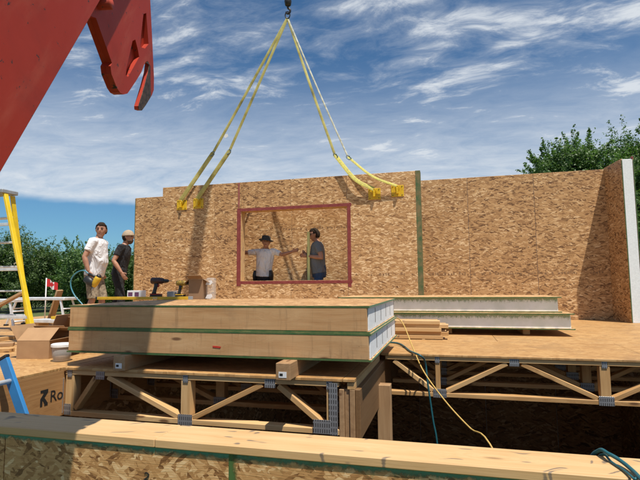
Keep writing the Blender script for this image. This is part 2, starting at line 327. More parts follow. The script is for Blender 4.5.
# sheets: local xy is the face, local z the thickness
MXZ = Matrix(((1, 0, 0, 0), (0, 0, -1, 0), (0, 1, 0, 0), (0, 0, 0, 1)))     # face normal -Y
MYZ = Matrix(((0, 0, 1, 0), (1, 0, 0, 0), (0, 1, 0, 0), (0, 0, 0, 1)))      # face normal +X
def sheet_xz(name, x0, x1, z0, z1, y, th, material, parent, bev=0.0025):
    return mbox(name, T((x0 + x1) / 2, y + th / 2, (z0 + z1) / 2) @ MXZ, (x1 - x0, z1 - z0, th), material, parent, bev)
def sheet_yz(name, y0, y1, z0, z1, x, th, material, parent, bev=0.0025):
    return mbox(name, T(x - th / 2, (y0 + y1) / 2, (z0 + z1) / 2) @ MYZ, (y1 - y0, z1 - z0, th), material, parent, bev)
def tube_mesh(pts, r, n=8, flat=None):
    """tube along pts; flat=(a,b) gives an elliptic or ribbon section"""
    pts = [Vector(p) for p in pts]; vs = []; fs = []; N = len(pts); up = Vector((0.13, 0.2, 1)); rr = r if isinstance(r, (list, tuple)) else [r] * N
    for i, p in enumerate(pts):
        t = (pts[min(i + 1, N - 1)] - pts[max(i - 1, 0)]).normalized(); a = up.cross(t)
        if a.length < 1e-3: a = Vector((1, 0, 0)).cross(t)
        a.normalize(); b = t.cross(a)
        if flat: a = (Vector(flat[2]) - t * Vector(flat[2]).dot(t)).normalized(); b = t.cross(a)
        for k in range(n):
            an = 2 * math.pi * k / n + (math.pi / 4 if n == 4 else 0); ra, rb = (flat[0], flat[1]) if flat else (rr[i], rr[i])
            vs.append(p + a * math.cos(an) * ra + b * math.sin(an) * rb)
    for i in range(N - 1):
        for k in range(n): fs.append((i * n + k, i * n + (k + 1) % n, (i + 1) * n + (k + 1) % n, (i + 1) * n + k))
    fs.append(tuple(range(n))[::-1]); fs.append(tuple((N - 1) * n + k for k in range(n))); return pymesh(vs, fs)
def tube(name, pts, r, material, parent=None, n=8, flat=None, smooth=True): return mobj(name, tube_mesh(pts, r, n, flat), material, parent, None, smooth and n > 4)
def curve(pts, n=40):
    """Catmull-Rom through pts"""
    P = [Vector(p) for p in pts]; P = [P[0] * 2 - P[1]] + P + [P[-1] * 2 - P[-2]]; out = []; m = len(P) - 3
    for i in range(n + 1):
        u = i / n * m; k = min(int(u), m - 1); t = u - k; a, b, c, d = P[k:k + 4]
        out.append(0.5 * ((2 * b) + (c - a) * t + (2 * a - 5 * b + 4 * c - d) * t * t + (3 * b - a - 3 * c + d) * t ** 3))
    return out
def prism(outline, th):
    """outline in local xy extruded by th along z (centred)"""
    n = len(outline); vs = [(x, y, -th / 2) for x, y in outline] + [(x, y, th / 2) for x, y in outline]
    bm = bmesh.new(); V = [bm.verts.new(v) for v in vs]
    bm.faces.new(V[:n][::-1]); bm.faces.new(V[n:])
    for i in range(n): bm.faces.new((V[i], V[(i + 1) % n], V[n + (i + 1) % n], V[n + i]))
    return bm_mesh(bm)
def lathe_mesh(prof, n=20):
    vs = []; fs = []
    for r, z in prof:
        for k in range(n): a = 2 * math.pi * k / n; vs.append((r * math.cos(a), r * math.sin(a), z))
    for i in range(len(prof) - 1):
        for k in range(n): fs.append((i * n + k, i * n + (k + 1) % n, (i + 1) * n + (k + 1) % n, (i + 1) * n + k))
    fs.append(tuple(range(n))[::-1]); fs.append(tuple((len(prof) - 1) * n + k for k in range(n))); return pymesh(vs, fs)
def text_mesh(s, size, th=0.001):
    c = bpy.data.curves.new('t', 'FONT'); c.body = s; c.size = size; c.extrude = th; c.resolution_u = 4; o = bpy.data.objects.new('t', c); COL.objects.link(o)
    dg = bpy.context.evaluated_depsgraph_get(); me = bpy.data.meshes.new_from_object(o.evaluated_get(dg)); bpy.data.objects.remove(o); return me
def ray(x, y):
    return CAMR @ Vector(((x - 320) / FPX, -(y - 240) / FPX, -1))
CAMP = Vector((0, 0, CAMH))
def onz(x, y, z): r = ray(x, y); return CAMP + r * ((z - CAMH) / r.z)
def ony(x, y, Y): r = ray(x, y); return CAMP + r * (Y / r.y)
def onx(x, y, X): r = ray(x, y); return CAMP + r * (X / r.x)

def copy_thing(src, dM, label=None, group=None):
    def cp(o, parent):
        c = o.copy(); COL.objects.link(c); WM[c.name] = dM @ WM[o.name]
        if parent is not None: c.parent = parent; c.matrix_parent_inverse = Matrix.Identity(4)
        else: c.matrix_basis = WM[c.name]
        for ch in list(o.children):
            if ch.name in WM: cp(ch, c)
        return c
    c = cp(src, None)
    if label: c['label'] = label
    if group: c['group'] = group
    return c

# ------------------------------------------------------------------ ground
GZ = -0.95
HX0, HX1, HY0, HY1 = -9.3, 3.35, 1.95, 10.15
bm = bmesh.new(); B = 900
outer = [(-B, -B), (B, -B), (B, B), (-B, B)]; inner = [(HX0, HY0), (HX1, HY0), (HX1, HY1), (HX0, HY1)]
vo = [bm.verts.new((x, y, GZ)) for x, y in outer]; vi = [bm.verts.new((x, y, GZ)) for x, y in inner]
for i in range(4): bm.faces.new((vo[i], vo[(i + 1) % 4], vi[(i + 1) % 4], vi[i]))
tag(mobj('ground', bm_mesh(bm), M_GROUND), kind='structure')
tag(box('basement_floor', HX0, HX1, HY0, HY1, -2.95, -2.85, M_SLAB, bev=0), kind='structure')

# ------------------------------------------------------------------ house shell below the deck
def basement_wall(label, axis, a0, a1, c0, c1, z1, sgn):
    """OSB faced wall along an axis between a0..a1, occupying c0..c1 across"""
    mid = ((a0 + a1) / 2, (c0 + c1) / 2) if axis == 'x' else ((c0 + c1) / 2, (a0 + a1) / 2)
    t = thing('basement_wall', label, 'wall', (mid[0], mid[1], -2.85))
    n = max(1, round((a1 - a0) / 1.22)); st = (a1 - a0) / n
    if axis == 'x': box('foam_core', a0, a1, c0 + 0.013, c1, -2.85, z1, M_FOAM, t, 0)
    else: box('foam_core', c0, c1 - 0.013, a0, a1, -2.85, z1, M_FOAM, t, 0)
    for i in range(n):
        p0, p1 = a0 + i * st + 0.004, a0 + (i + 1) * st - 0.004
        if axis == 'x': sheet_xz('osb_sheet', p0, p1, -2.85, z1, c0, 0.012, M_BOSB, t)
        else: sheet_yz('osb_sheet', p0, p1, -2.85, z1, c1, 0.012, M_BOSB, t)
    return t
DK = 0.022                      # deck sheathing thickness, deck top at z = 0
TZ0, TZ1 = -0.405, -DK          # truss depth
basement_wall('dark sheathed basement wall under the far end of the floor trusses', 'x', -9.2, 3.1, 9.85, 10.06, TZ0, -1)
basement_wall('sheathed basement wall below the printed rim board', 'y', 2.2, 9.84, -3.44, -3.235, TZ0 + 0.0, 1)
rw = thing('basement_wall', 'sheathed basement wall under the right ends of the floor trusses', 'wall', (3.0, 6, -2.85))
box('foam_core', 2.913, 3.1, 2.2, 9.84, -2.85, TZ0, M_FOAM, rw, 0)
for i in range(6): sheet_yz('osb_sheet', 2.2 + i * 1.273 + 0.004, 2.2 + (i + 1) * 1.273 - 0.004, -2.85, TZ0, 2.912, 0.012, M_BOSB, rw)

# front wall with its plate, close to the camera
FY0, FY1 = 1.985, 2.20
fw = thing('front_wall', 'foam-cored panel wall with pale timber plate on top, green paint along its upper edge', 'wall', (-0.8, 2.1, GZ))
box('foam_core', -5.2, 3.1, FY0 + 0.013, FY1 - 0.013, -2.85, -0.040, M_FOAM, fw, 0)
sx = ony(231, 470, FY0).x
edges = [sx + 1.22 * k for k in range(-3, 4)]; edges = [-5.2] + [e for e in edges if -5.0 < e < 2.9] + [3.1]
for a, b_ in zip(edges[:-1], edges[1:]):
    sheet_xz('osb_sheet', a + 0.002, b_ - 0.002, -2.84, -0.0395, FY0, 0.012, M_OSBF, fw, 0.001)
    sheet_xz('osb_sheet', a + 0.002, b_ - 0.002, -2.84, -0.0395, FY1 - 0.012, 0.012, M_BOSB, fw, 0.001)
jx = ony(156, 440, FY0).x
for a, b_ in ((-5.2, jx - 0.001), (jx + 0.001, 3.1)):
    board('top_plate', (a, (FY0 + FY1) / 2 - 0.006, -0.019), (b_, (FY0 + FY1) / 2 - 0.006, -0.019), FY1 - FY0 + 0.012, 0.038, M_PALE, fw, bev=0.004)
def paintstrip(name, x0, x1, z0, z1, y, material, parent, rag=0.012, n=90, th=0.0012, vert=False):
    """overspray strip: thin sheet on a wall face with a ragged edge"""
    vs = []; fs = []
    for i in range(n + 1):
        f = i / n
        if not vert:
            x = x0 + (x1 - x0) * f; a, c = z1, z0 + random.uniform(-rag, rag)
            vs += [(x, y, a), (x, y, c), (x, y - th, a), (x, y - th, c)]
        else:
            z = z0 + (z1 - z0) * f; a, c = x0 + random.uniform(-rag, rag) * 0.4, x1 + random.uniform(-rag, rag)
            vs += [(a, y, z), (c, y, z), (a, y - th, z), (c, y - th, z)]
        if i:
            p, q = (i - 1) * 4, i * 4; fs += [(p + 2, p + 3, q + 3, q + 2), (p, q, q + 1, p + 1), (p + 1, q + 1, q + 3, p + 3), (p, p + 2, q + 2, q)]
    fs += [(0, 1, 3, 2), (4 * n, 4 * n + 2, 4 * n + 3, 4 * n + 1)]
    bm = bmesh.new(); V = [bm.verts.new(v) for v in vs]
    for f in fs: bm.faces.new([V[i] for i in f])
    return mobj(name, bm_mesh(bm), material, parent)
def spray(c, a0, w_, axis, thr=0.45):
    """paint that thins out: alpha breaks up away from the sprayed edge (local coordinate axis)"""
    def fn(t, b):
        tc = t.new('ShaderNodeTexCoord'); s = t.new('ShaderNodeSeparateXYZ', i_0=tc.outputs['Object'])
        n = t.noise(t.vmath('MULTIPLY', tc.outputs['Object'], (1, 1, 0.5)), 28, 5, 0.7)
        d = t.math('DIVIDE', t.math('ABSOLUTE', t.math('SUBTRACT', s.outputs[axis], a0)), w_)
        al = t.smooth(t.math('SUBTRACT', t.math('ADD', n.outputs[0], thr), d), 0.35, 0.85)
        t.set(b.inputs['Base Color'], tuple(c) + (1,)); t.set(b.inputs['Alpha'], al)
    return fn
M_SPR1 = mat('green_spray_top', spray((0.07, 0.25, 0.16), -0.0395, 0.048, 2, 0.42), 0.6)
M_SPR2 = mat('green_spray_seam', spray((0.06, 0.13, 0.035), sx, 0.075, 0, 0.34), 0.6)
M_SPR3 = mat('green_spray_right', spray((0.22, 0.24, 0.09), -0.0395, 0.30, 2, -0.04), 0.6)
def flat_xz(name, x0, x1, z0, z1, y, material, parent):
    return mobj(name, pymesh([(x0, y, z0), (x1, y, z0), (x1, y, z1), (x0, y, z1)], [(0, 1, 2, 3)]), material, parent)
flat_xz('green_paint', -5.2, 3.1, -0.12, -0.0395, FY0 - 0.0008, M_SPR1, fw)
flat_xz('green_paint', sx - 0.01, sx + 0.14, -0.7, -0.0395, FY0 - 0.0014, M_SPR2, fw)
flat_xz('green_paint', sx + 0.02, 3.1, -0.40, -0.0395, FY0 - 0.0011, M_SPR3, fw)
# handwritten 2 on the sheet
p = ony(146, 475, FY0)
mobj('handwritten_mark', text_mesh('2', 0.05), M_INK, fw, T(p.x - 0.014, FY0 - 0.003, p.z - 0.018) @ Matrix.Rotation(R_(90), 4, 'X') @ Matrix.Rotation(R_(-12), 4, 'Z') @ Matrix.Diagonal((1.35, 1, 1, 1)))

# ------------------------------------------------------------------ floor trusses
def plate_mesh_pos(t, x, z, w_, h_, y): sheet_xz('nail_plate', x - w_ / 2, x + w_ / 2, z - h_ / 2, z + h_ / 2, y - 0.003, 0.003, M_STEEL, t, 0.0008)
def floor_truss(label, x0, x1, y, tops, bots, verts, group, material=M_PINE):
    """flat-chord truss along X at front face y; chords are 2x4 laid flat"""
    D = 0.089; yc = y + D / 2; t = thing('floor_truss', label, 'truss', ((x0 + x1) / 2, yc, TZ0), group=group); th = 0.040
    board('top_chord', (x0, yc, TZ1 - th / 2), (x1, yc, TZ1 - th / 2), D, th, material, t)
    board('bottom_chord', (x0, yc, TZ0 + th / 2), (x1, yc, TZ0 + th / 2), D, th, material, t)
    zt, zb = TZ1 - th, TZ0 + th
    for vx, vw in verts: board('web', (vx, yc, zb), (vx, yc, zt), vw, D - 0.006, material, t, up=(0, 1, 0))
    nodes = sorted([(x, 1) for x in tops] + [(x, 0) for x in bots])
    vv = [v for v, _ in verts]
    for (xa, a), (xb, b_) in zip(nodes[:-1], nodes[1:]):
        if a == b_: continue
        oa = 0.045; s = 1 if xb > xa else -1
        pa = Vector((xa + (oa if not (a == 1 and xa == x0) else 0.03), yc, zt if a else zb)); pb = Vector((xb - oa, yc, zt if b_ else zb))
        dv = (pb - pa).normalized(); pa = pa + dv * 0.022; pb = pb - dv * 0.022
        board('web', pa, pb, D - 0.010, 0.040, material, t)
    for x in tops:
        if x0 + 0.1 < x < x1 - 0.1: plate_mesh_pos(t, x, zt + 0.008, 0.085, 0.075, y)
    for x in bots:
        if x0 + 0.1 < x < x1 - 0.1: plate_mesh_pos(t, x, zb - 0.005, 0.125, 0.082, y)
    for vx, vw in verts:
        plate_mesh_pos(t, vx, zt + 0.01, 0.045, 0.062, y - 0.0004)
    return t
YL, YR = 3.51, 4.885
lt = floor_truss('front floor truss under the overhanging panel stack, with two timber blocks above it', -3.19, -0.79, YL, [-2.84, -1.325], [-3.15, -2.04, -0.84], [(-3.145, 0.085), (-2.04, 0.085), (-0.86, 0.05)], 'floor trusses under the panel stack')
sheet_xz('nail_plate', -0.865, -0.80, TZ0, TZ1 - 0.012, YL - 0.006, 0.003, M_STEEL, lt); sheet_xz('nail_plate', -0.985, -0.85, TZ0 + 0.006, TZ0 + 0.105, YL - 0.009, 0.003, M_STEEL, lt)
sheet_xz('nail_plate', -3.19, -3.12, TZ0 + 0.01, TZ0 + 0.10, YL - 0.006, 0.003, M_STEEL, lt); sheet_xz('nail_plate', -3.235, -3.20, TZ0 + 0.02, TZ1 - 0.07, YL - 0.006, 0.003, M_STEEL, lt)
for k in range(1, 11):
    copy_thing(lt, T(0, 0.605 * k if k < 10 else 6.02, 0), 'floor truss in shade behind the front truss below the panel stack')
rt = floor_truss('floor truss at the front edge of the open deck, beside the dark basement opening', -0.62, 2.88, YR, [-0.60, 0.585, 2.03], [-0.10, 1.34, 2.75], [(-0.115, 0.045), (1.34, 0.085), (2.84, 0.05)], 'floor trusses under the open deck')
for k in range(1, 9):
    copy_thing(rt, T(0, 0.605 * k if k < 8 else 4.62, 0), 'floor truss in shade behind the front truss of the open deck')
# built-up beam carrying both truss runs
bmth = thing('beam', 'built-up timber beam of several plies running back under the panel stack corner', 'beam', (-0.71, 6.6, TZ0))
for i, xx in enumerate((-0.770, -0.731, -0.692, -0.653)):
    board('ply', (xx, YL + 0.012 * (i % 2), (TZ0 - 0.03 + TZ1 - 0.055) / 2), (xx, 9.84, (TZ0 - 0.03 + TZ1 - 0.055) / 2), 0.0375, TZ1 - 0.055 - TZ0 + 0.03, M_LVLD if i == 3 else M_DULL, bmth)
board('packing_block', (-0.70, YL - 0.0, TZ1 - 0.03), (-0.70, 4.86, TZ1 - 0.03), 0.055, 0.05, M_PINE, bmth)
pp = thing('timber_post', 'timber post standing in the basement beneath the beam', 'post', (-0.60, 4.55, -2.85))
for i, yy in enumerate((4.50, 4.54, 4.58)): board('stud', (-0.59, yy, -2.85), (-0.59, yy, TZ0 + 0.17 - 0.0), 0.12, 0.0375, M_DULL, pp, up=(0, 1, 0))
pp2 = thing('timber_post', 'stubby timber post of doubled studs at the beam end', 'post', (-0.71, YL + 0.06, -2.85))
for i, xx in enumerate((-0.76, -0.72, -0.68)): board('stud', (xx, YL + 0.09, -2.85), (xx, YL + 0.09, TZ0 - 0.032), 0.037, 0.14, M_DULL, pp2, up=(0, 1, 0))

# ------------------------------------------------------------------ decks
def deck(name, label, x0, x1, y0, y1, sx_, sy_, loc):
    t = thing(name, label, 'floor', loc); r = 0; y = y0
    while y < y1 - 0.01:
        ye = min(y + sy_, y1); x = x0 - (sx_ / 2 if r % 2 else 0)
        while x < x1 - 0.01:
            a, b_ = max(x, x0), min(x + sx_, x1)
            if b_ - a > 0.05: mbox('deck_sheet', T((a + b_) / 2, (y + ye) / 2, -DK / 2 + random.uniform(-0.0012, 0.0002)), (b_ - a - 0.004, ye - y - 0.004, DK), M_DECK, t, 0.0025)
            x += sx_
        y = ye; r += 1
    return t
deck('floor_deck', 'tan sheathed floor deck with the white-edged panels and lumber lying on it', -0.665, 3.1, YR - 0.012, 10.06, 2.44, 1.22, (1.2, 7.4, TZ1))
deck('floor_deck', 'shaded sheathed floor deck under the large panel stack', -3.20, -0.668, YL - 0.012, 10.06, 2.44, 1.22, (-1.9, 6.7, TZ1))
deck('floor_deck', 'sunlit sheathed deck with the cardboard boxes and ladders on it', -9.2, -3.205, 2.23, 10.06, 2.44, 1.22, (-6, 6, TZ1))
# left deck rim boards and joists
rim = thing('rim_board', 'printed engineered rim board along the edge of the boxes deck', 'rim board', (-3.22, 3.0, TZ0))
board('rim_face', (-3.222, 2.235, (TZ0 + TZ1) / 2), (-3.222, 9.84, (TZ0 + TZ1) / 2), 0.030, TZ1 - TZ0, M_LVL, rim)
MT = Matrix(((0, 0, 1, 0), (1, 0, 0, 0), (0, 1, 0, 0), (0, 0, 0, 1)))
def fit_print(name, me, x0, x1, yb, yt, off):
    """scale a flat mark to the rim face between two pixel columns and rows"""
    a, b_ = onx(x0, yb, -3.2055), onx(x1, yb, -3.2055); c = onx(x0, yt, -3.2055)
    xs_ = [v.co.x for v in me.vertices]; ys_ = [v.co.y for v in me.vertices]; kx = (b_.y - a.y) / (max(xs_) - min(xs_)); ky = (c.z - a.z) / (max(ys_) - min(ys_))
    mobj(name, me, M_INK, rim, T(-3.2055, a.y, a.z) @ MT @ Matrix.Diagonal((kx, ky, 1, 1)) @ T(-min(xs_), -min(ys_), 0))
fit_print('printed_letters', text_mesh('Ro', 0.15), 50.5, 62.5, 402, 391, 0)
lg = [(0, 0.0), (0.028, 0), (0.028, 0.05), (0.055, 0.018), (0.055, 0), (0.10, 0.0), (0.10, 0.016), (0.052, 0.066), (0.10, 0.108), (0.10, 0.13), (0.0, 0.13), (0.0, 0.112), (0.040, 0.108), (0.040, 0.098), (0.0, 0.060)]
fit_print('printed_emblem', prism(lg, 0.002), 40, 47.5, 407, 391, 0)
for i, yy in enumerate((2.26, 4.2, 6.1, 8.0, 9.95)):
    tag(board('floor_joist', (-9.15, yy, (TZ0 + TZ1) / 2), (-3.24, yy, (TZ0 + TZ1) / 2), 0.045, TZ1 - TZ0, M_LVL), 'engineered joist hidden under the boxes deck', 'joist', 'joists under the boxes deck')
lw = thing('basement_wall', 'low foam panel wall under the far side of the boxes deck', 'wall', (-9.15, 6, -2.85))
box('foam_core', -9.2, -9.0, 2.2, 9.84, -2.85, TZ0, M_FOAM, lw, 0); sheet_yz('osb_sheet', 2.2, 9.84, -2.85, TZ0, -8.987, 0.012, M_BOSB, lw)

# ------------------------------------------------------------------ standing walls
WH = 2.765; WY = 9.80
def stamps(parent, x0, x1, z, y, h=0.055, seed=1):
    r = random.Random(seed); vs = []; fs = []; x = x0
    while x < x1:
        L = r.uniform(0.02, 0.055)
        if r.random() < 0.80:
            a = r.uniform(0.35, 1.0) * h; b0 = r.uniform(-0.15, 0.2) * h; n = len(vs)
            vs += [(x, y, z + b0), (x + L * 0.8, y, z + b0), (x + L * 0.8, y, z + b0 + a), (x, y, z + b0 + a)]; fs.append((n, n + 1, n + 2, n + 3))
        x += L * 1.25 + (0.07 if r.random() < 0.12 else 0)
    o = mobj('printed_stamp', pymesh(vs, fs), M_STAMP, parent); o['kind'] = 'stuff'; return o
bw = thing('back_wall', 'tall strand-board wall standing along the far edge of the deck', 'wall', (-2.1, WY + 0.1, 0))
box('foam_core', -7.08, 3.06, WY + 0.013, WY + 0.197, 0.0, WH - 0.04, M_FOAM, bw, 0)
xs = [2.875 - 1.2155 * k for k in range(9)][::-1]; xs = [-7.10] + [x for x in xs if x > -6.9]; xs[-1] = 3.075
for a, b_ in zip(xs[:-1], xs[1:]):
    sheet_xz('osb_sheet', a + 0.003, b_ - 0.003, 0.0, WH, WY, 0.012, M_OSB, bw, 0.003)
    sheet_xz('osb_sheet', a + 0.003, b_ - 0.003, 0.0, WH, WY + 0.198, 0.012, M_OSB, bw, 0.003)
box('top_plate', -7.08, 3.06, WY + 0.014, WY + 0.196, WH - 0.04, WH - 0.003, M_DULL, bw)
box('green_edge', -7.112, -7.1015, WY - 0.001, WY + 0.2, 0.01, WH - 0.01, M_GREENW, bw, 0.001)
stamps(bw, -0.35, 2.75, 0.84, WY - 0.001, 0.06, 3); stamps(bw, -7.0, -6.4, 1.50, WY - 0.001, 0.05, 4); stamps(bw, -3.4, -1.9, 1.86, WY - 0.001, 0.05, 5)

# right return wall
e0 = Vector((2.878, WY - 0.001, 0)); e1 = Vector((ony(621, 159, 9.12).x + 0.0, 9.12, 0)); dirv = (e1 - e0); LW = dirv.length; dn = dirv.normalized()
rwall = thing('side_wall', 'strand-board side wall in shade with bright white foam core showing at its end', 'wall', (2.97, 9.4, 0))
nx = Vector((-dn.y, dn.x, 0)); nx = nx if nx.x < 0 else -nx      # towards the room
def side_M(off, z0, z1): m = Matrix((dn, Vector((0, 0, 1)), dn.cross(Vector((0, 0, 1))))).transposed().to_4x4(); m.translation = (e0 + e1) / 2 - nx * off + Vector((0, 0, (z0 + z1) / 2)); return m
mbox('osb_sheet', side_M(0.006, 0, WH + 0.02), (LW, WH + 0.02, 0.012), M_OSB, rwall)
mbox('foam_core', side_M(0.096, 0, WH + 0.01), (LW + 0.004, WH + 0.012, 0.166), M_FOAM, rwall, 0.004)
mbox('osb_sheet', side_M(0.187, 0, WH + 0.035), (LW + 0.01, WH + 0.035, 0.012), M_OSB, rwall)
for off in (0.006, 0.187):
    mm = side_M(off, 0, WH); mm.translation = e1 - nx * off + dn * (0.0035 + (0.005 if off > 0.1 else 0)) + Vector((0, 0, WH / 2)); mbox('green_edge', mm, (0.004, WH - 0.02, 0.0125), M_GREEN, rwall, 0.0008)
stm = [c for c in (0.86, 1.9)]
tp = Vector((e1 - nx * 0.187)); mbox('red_tape_flap', T(tp.x - 0.012, tp.y + 0.01, WH + 0.035) @ Matrix.Rotation(0.3, 4, 'Y'), (0.03, 0.04, 0.035), M_TAPE, rwall)

# wall hanging from the slings, with a window opening
LY = 8.90; LX0, LX1 = -5.79, -0.42; LT = 2.765; LB = 0.0
ox0, ox1, oz0, oz1 = -3.985, -1.80, 0.765, 2.165
lf = thing('lifted_wall', 'strand-board wall with a red-taped window opening, hung from yellow slings', 'wall', ((LX0 + LX1) / 2, LY + 0.1, 0))
core = [(LX0 + 0.01, ox0 - 0.04, LB, LT - 0.04), (ox1 + 0.04, LX1 - 0.01, LB, LT - 0.04), (ox0 - 0.04, ox1 + 0.04, LB, oz0 - 0.04), (ox0 - 0.04, ox1 + 0.04, oz1 + 0.04, LT - 0.04)]
for a, b_, c, d in core: box('foam_core', a, b_, LY + 0.013, LY + 0.197, c, d, M_FOAM, lf, 0)
board('window_buck', (ox0 - 0.02, LY + 0.105, oz0 - 0.038), (ox0 - 0.02, LY + 0.105, oz1 + 0.038), 0.184, 0.038, M_PALE, lf, up=(1, 0, 0)); board('window_buck', (ox1 + 0.02, LY + 0.105, oz0 - 0.038), (ox1 + 0.02, LY + 0.105, oz1 + 0.038), 0.184, 0.038, M_PALE, lf, up=(1, 0, 0))
board('window_buck', (ox0, LY + 0.105, oz0 - 0.02), (ox1, LY + 0.105, oz0 - 0.02), 0.184, 0.038, M_PALE, lf); board('window_buck', (ox0, LY + 0.105, oz1 + 0.02), (ox1, LY + 0.105, oz1 + 0.02), 0.184, 0.038, M_PALE, lf)
sh = [(LX0, -4.57, LB, LT), (-4.57, ox0, LB, LT), (ox0, -2.93, LB, oz0), (-2.93, ox1, LB, oz0), (ox0, -2.93, oz1, LT), (-2.93, ox1, oz1, LT), (ox1, LX1, LB, LT)]
for a, b_, c, d in sh:
    for yy in (LY, LY + 0.198): sheet_xz('osb_sheet', a + 0.0025, b_ - 0.0025, c, d, yy, 0.012, M_OSB, lf, 0.003)
box('top_plate', LX0 + 0.01, LX1 - 0.01, LY + 0.014, LY + 0.196, LT - 0.04, LT - 0.003, M_DULL, lf)
sheet_xz('green_edge', -0.505, LX1, LB, LT + 0.002, LY - 0.002, 0.0018, M_GREENW, lf, 0.0004)
box('green_edge', LX1 - 0.001, LX1 + 0.004, LY - 0.002, LY + 0.2, LB, LT, M_GREENW, lf, 0.001)
# red tape frame
tw = 0.085
for a, b_, c, d in ((ox0 - tw, ox1 + tw, oz1 + 0.003, oz1 + 0.062), (ox0 - tw, ox1 + tw, oz0 - 0.062, oz0 - 0.003), (ox0 - tw, ox0 - 0.002, oz0 - 0.1, oz1 + 0.065), (ox1 + 0.002, ox1 + tw * 0.8, oz0 - 0.13, oz1 + 0.065)):
    sheet_xz('flashing_tape', a, b_, c, d, LY - 0.003 - 0.0012 * (d - c > 0.5), 0.0022, M_TAPE, lf, 0.0006)
M_PINK = mat('pink_overspray', spray((0.34, 0.10, 0.085), ox0 - 0.05, 0.06, 0, 0.35), 0.6)
flat_xz('pink_overspray', ox0 - 0.11, ox0 + 0.01, oz1 + 0.07, LT - 0.01, LY - 0.001, M_PINK, lf)
stamps(lf, LX0 + 0.05, -4.6, 1.62, LY - 0.001, 0.06, 8); stamps(lf, -1.65, -0.6, 0.84, LY - 0.001, 0.06, 9); stamps(lf, -4.5, -4.12, 1.6, LY - 0.001, 0.04, 12)
M_SCRIB = mat('green_scribble', spray((0.10, 0.17, 0.05), 0.0, 3, 0, -0.05), 0.6)
flat_xz('green_paint', -0.9 + 2.1, 1.75, 1.75, 2.1, WY - 0.0015, M_SCRIB, bw)

# ------------------------------------------------------------------ foam-core panel stacks
def sip(label, x0, x1, y0, y1, z0, th, front, foams, group, dirty=False):
    t = thing('foam_core_panel', label, 'panel', ((x0 + x1) / 2, (y0 + y1) / 2, z0), group=group); s = 0.013; F = M_FOAMD if dirty else M_FOAM
    for za in (z0, z0 + th - s):
        sk = mbox('skin', T((x0 + x1) / 2, (y0 + y1) / 2, za + s / 2), (x1 - x0, y1 - y0, s), M_OSB, t)
        box('green_edge', x0 - 0.001, x1 + 0.001, y0 - 0.003, y0 - 0.0005, za - 0.0006, za + s + 0.0006, M_GREEN, sk, 0); box('green_edge', x1 + 0.0005, x1 + 0.003, y0, y1, za - 0.0006, za + s + 0.0006, M_GREENF, sk, 0)
    rec = 0.03 if front else 0.045; n = foams; fy0 = y0 + (0.042 if front else rec)
    st = (y1 - fy0 - 0.02) / n
    for i in range(n): box('foam_block', x0 + rec, x1 - rec * (0.4 if front else 0.8), fy0 + i * st, fy0 + (i + 1) * st - (0.016 if n > 1 else 0), z0 + s + 0.0005, z0 + th - s - 0.0005, F, t, 0.003)
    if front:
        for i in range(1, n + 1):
            yy = fy0 + i * st - 0.008; zz = z0 + s + (th - 2 * s) * (0.55 if i % 2 else 0.48); box('slit_shade_strip', x1 - 0.03, x1 - 0.0105, yy - 0.006, yy + 0.006, zz - 0.055, zz + 0.055 * (1.1 if i % 2 else 0.8), M_BARK, t, 0.001)  # solid dark strips in the foam gaps, painting the shade inside the slits
    if front: board('edge_board', (x0 + 0.012, y0 + 0.0175, z0 + th / 2), (x1 - 0.018, y0 + 0.0175, z0 + th / 2), 0.038, th - 2 * s - 0.002, M_PLY, t)
    return t
M_REDM = mat('red_marker', plain((0.5, 0.03, 0.015), 0.05, 30), 0.6)
SY0, SY1 = 3.535, 5.35; SX0, SX1 = ony(67, 340, SY0).x, ony(369.5, 340, SY0).x; g1 = 'large panels stacked over the front truss'
SB = 0.122
sip('lower wood-edged foam panel of the big stack, resting on timber blocks', SX0 + 0.005, SX1 + 0.01, SY0, SY1, SB, 0.2015, True, 5, g1)
sip('upper wood-edged foam panel of the big stack, with tools lying on it', SX0, SX1, SY0 + 0.01, SY1, SB + 0.202, 0.2015, True, 5, g1)
ST = SB + 0.202 + 0.2015
rmk = ony(217, 347, SY0); ebd = [o for o in bpy.data.objects if o.name.startswith('edge_board')][0]
mobj('red_mark', prism([(-0.035, -0.004), (0.03, -0.009), (0.036, 0.004), (0.0, 0.008), (-0.036, 0.009)], 0.002), M_REDM, ebd, T(rmk.x, SY0 - 0.0032, rmk.z) @ Matrix.Rotation(R_(90), 4, 'X'))
for i, (px_, lab) in enumerate(((117, 'timber block with a white tag under the left part of the big panel stack'), (286, 'timber block with a white tag under the right part of the big panel stack'))):
    p = ony(px_, 375, 3.43); yb = 3.36 if i else 3.45
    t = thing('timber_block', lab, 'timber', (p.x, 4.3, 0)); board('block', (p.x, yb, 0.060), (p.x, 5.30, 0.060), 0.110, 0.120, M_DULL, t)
    box('paper_tag', p.x - 0.032, p.x + 0.028, yb - 0.002, yb - 0.0005, 0.018, 0.060, M_WHITE, t, 0); box('tag_print', p.x - 0.025, p.x + 0.0, yb - 0.0028, yb - 0.0022, 0.030, 0.048, M_INK, t, 0)
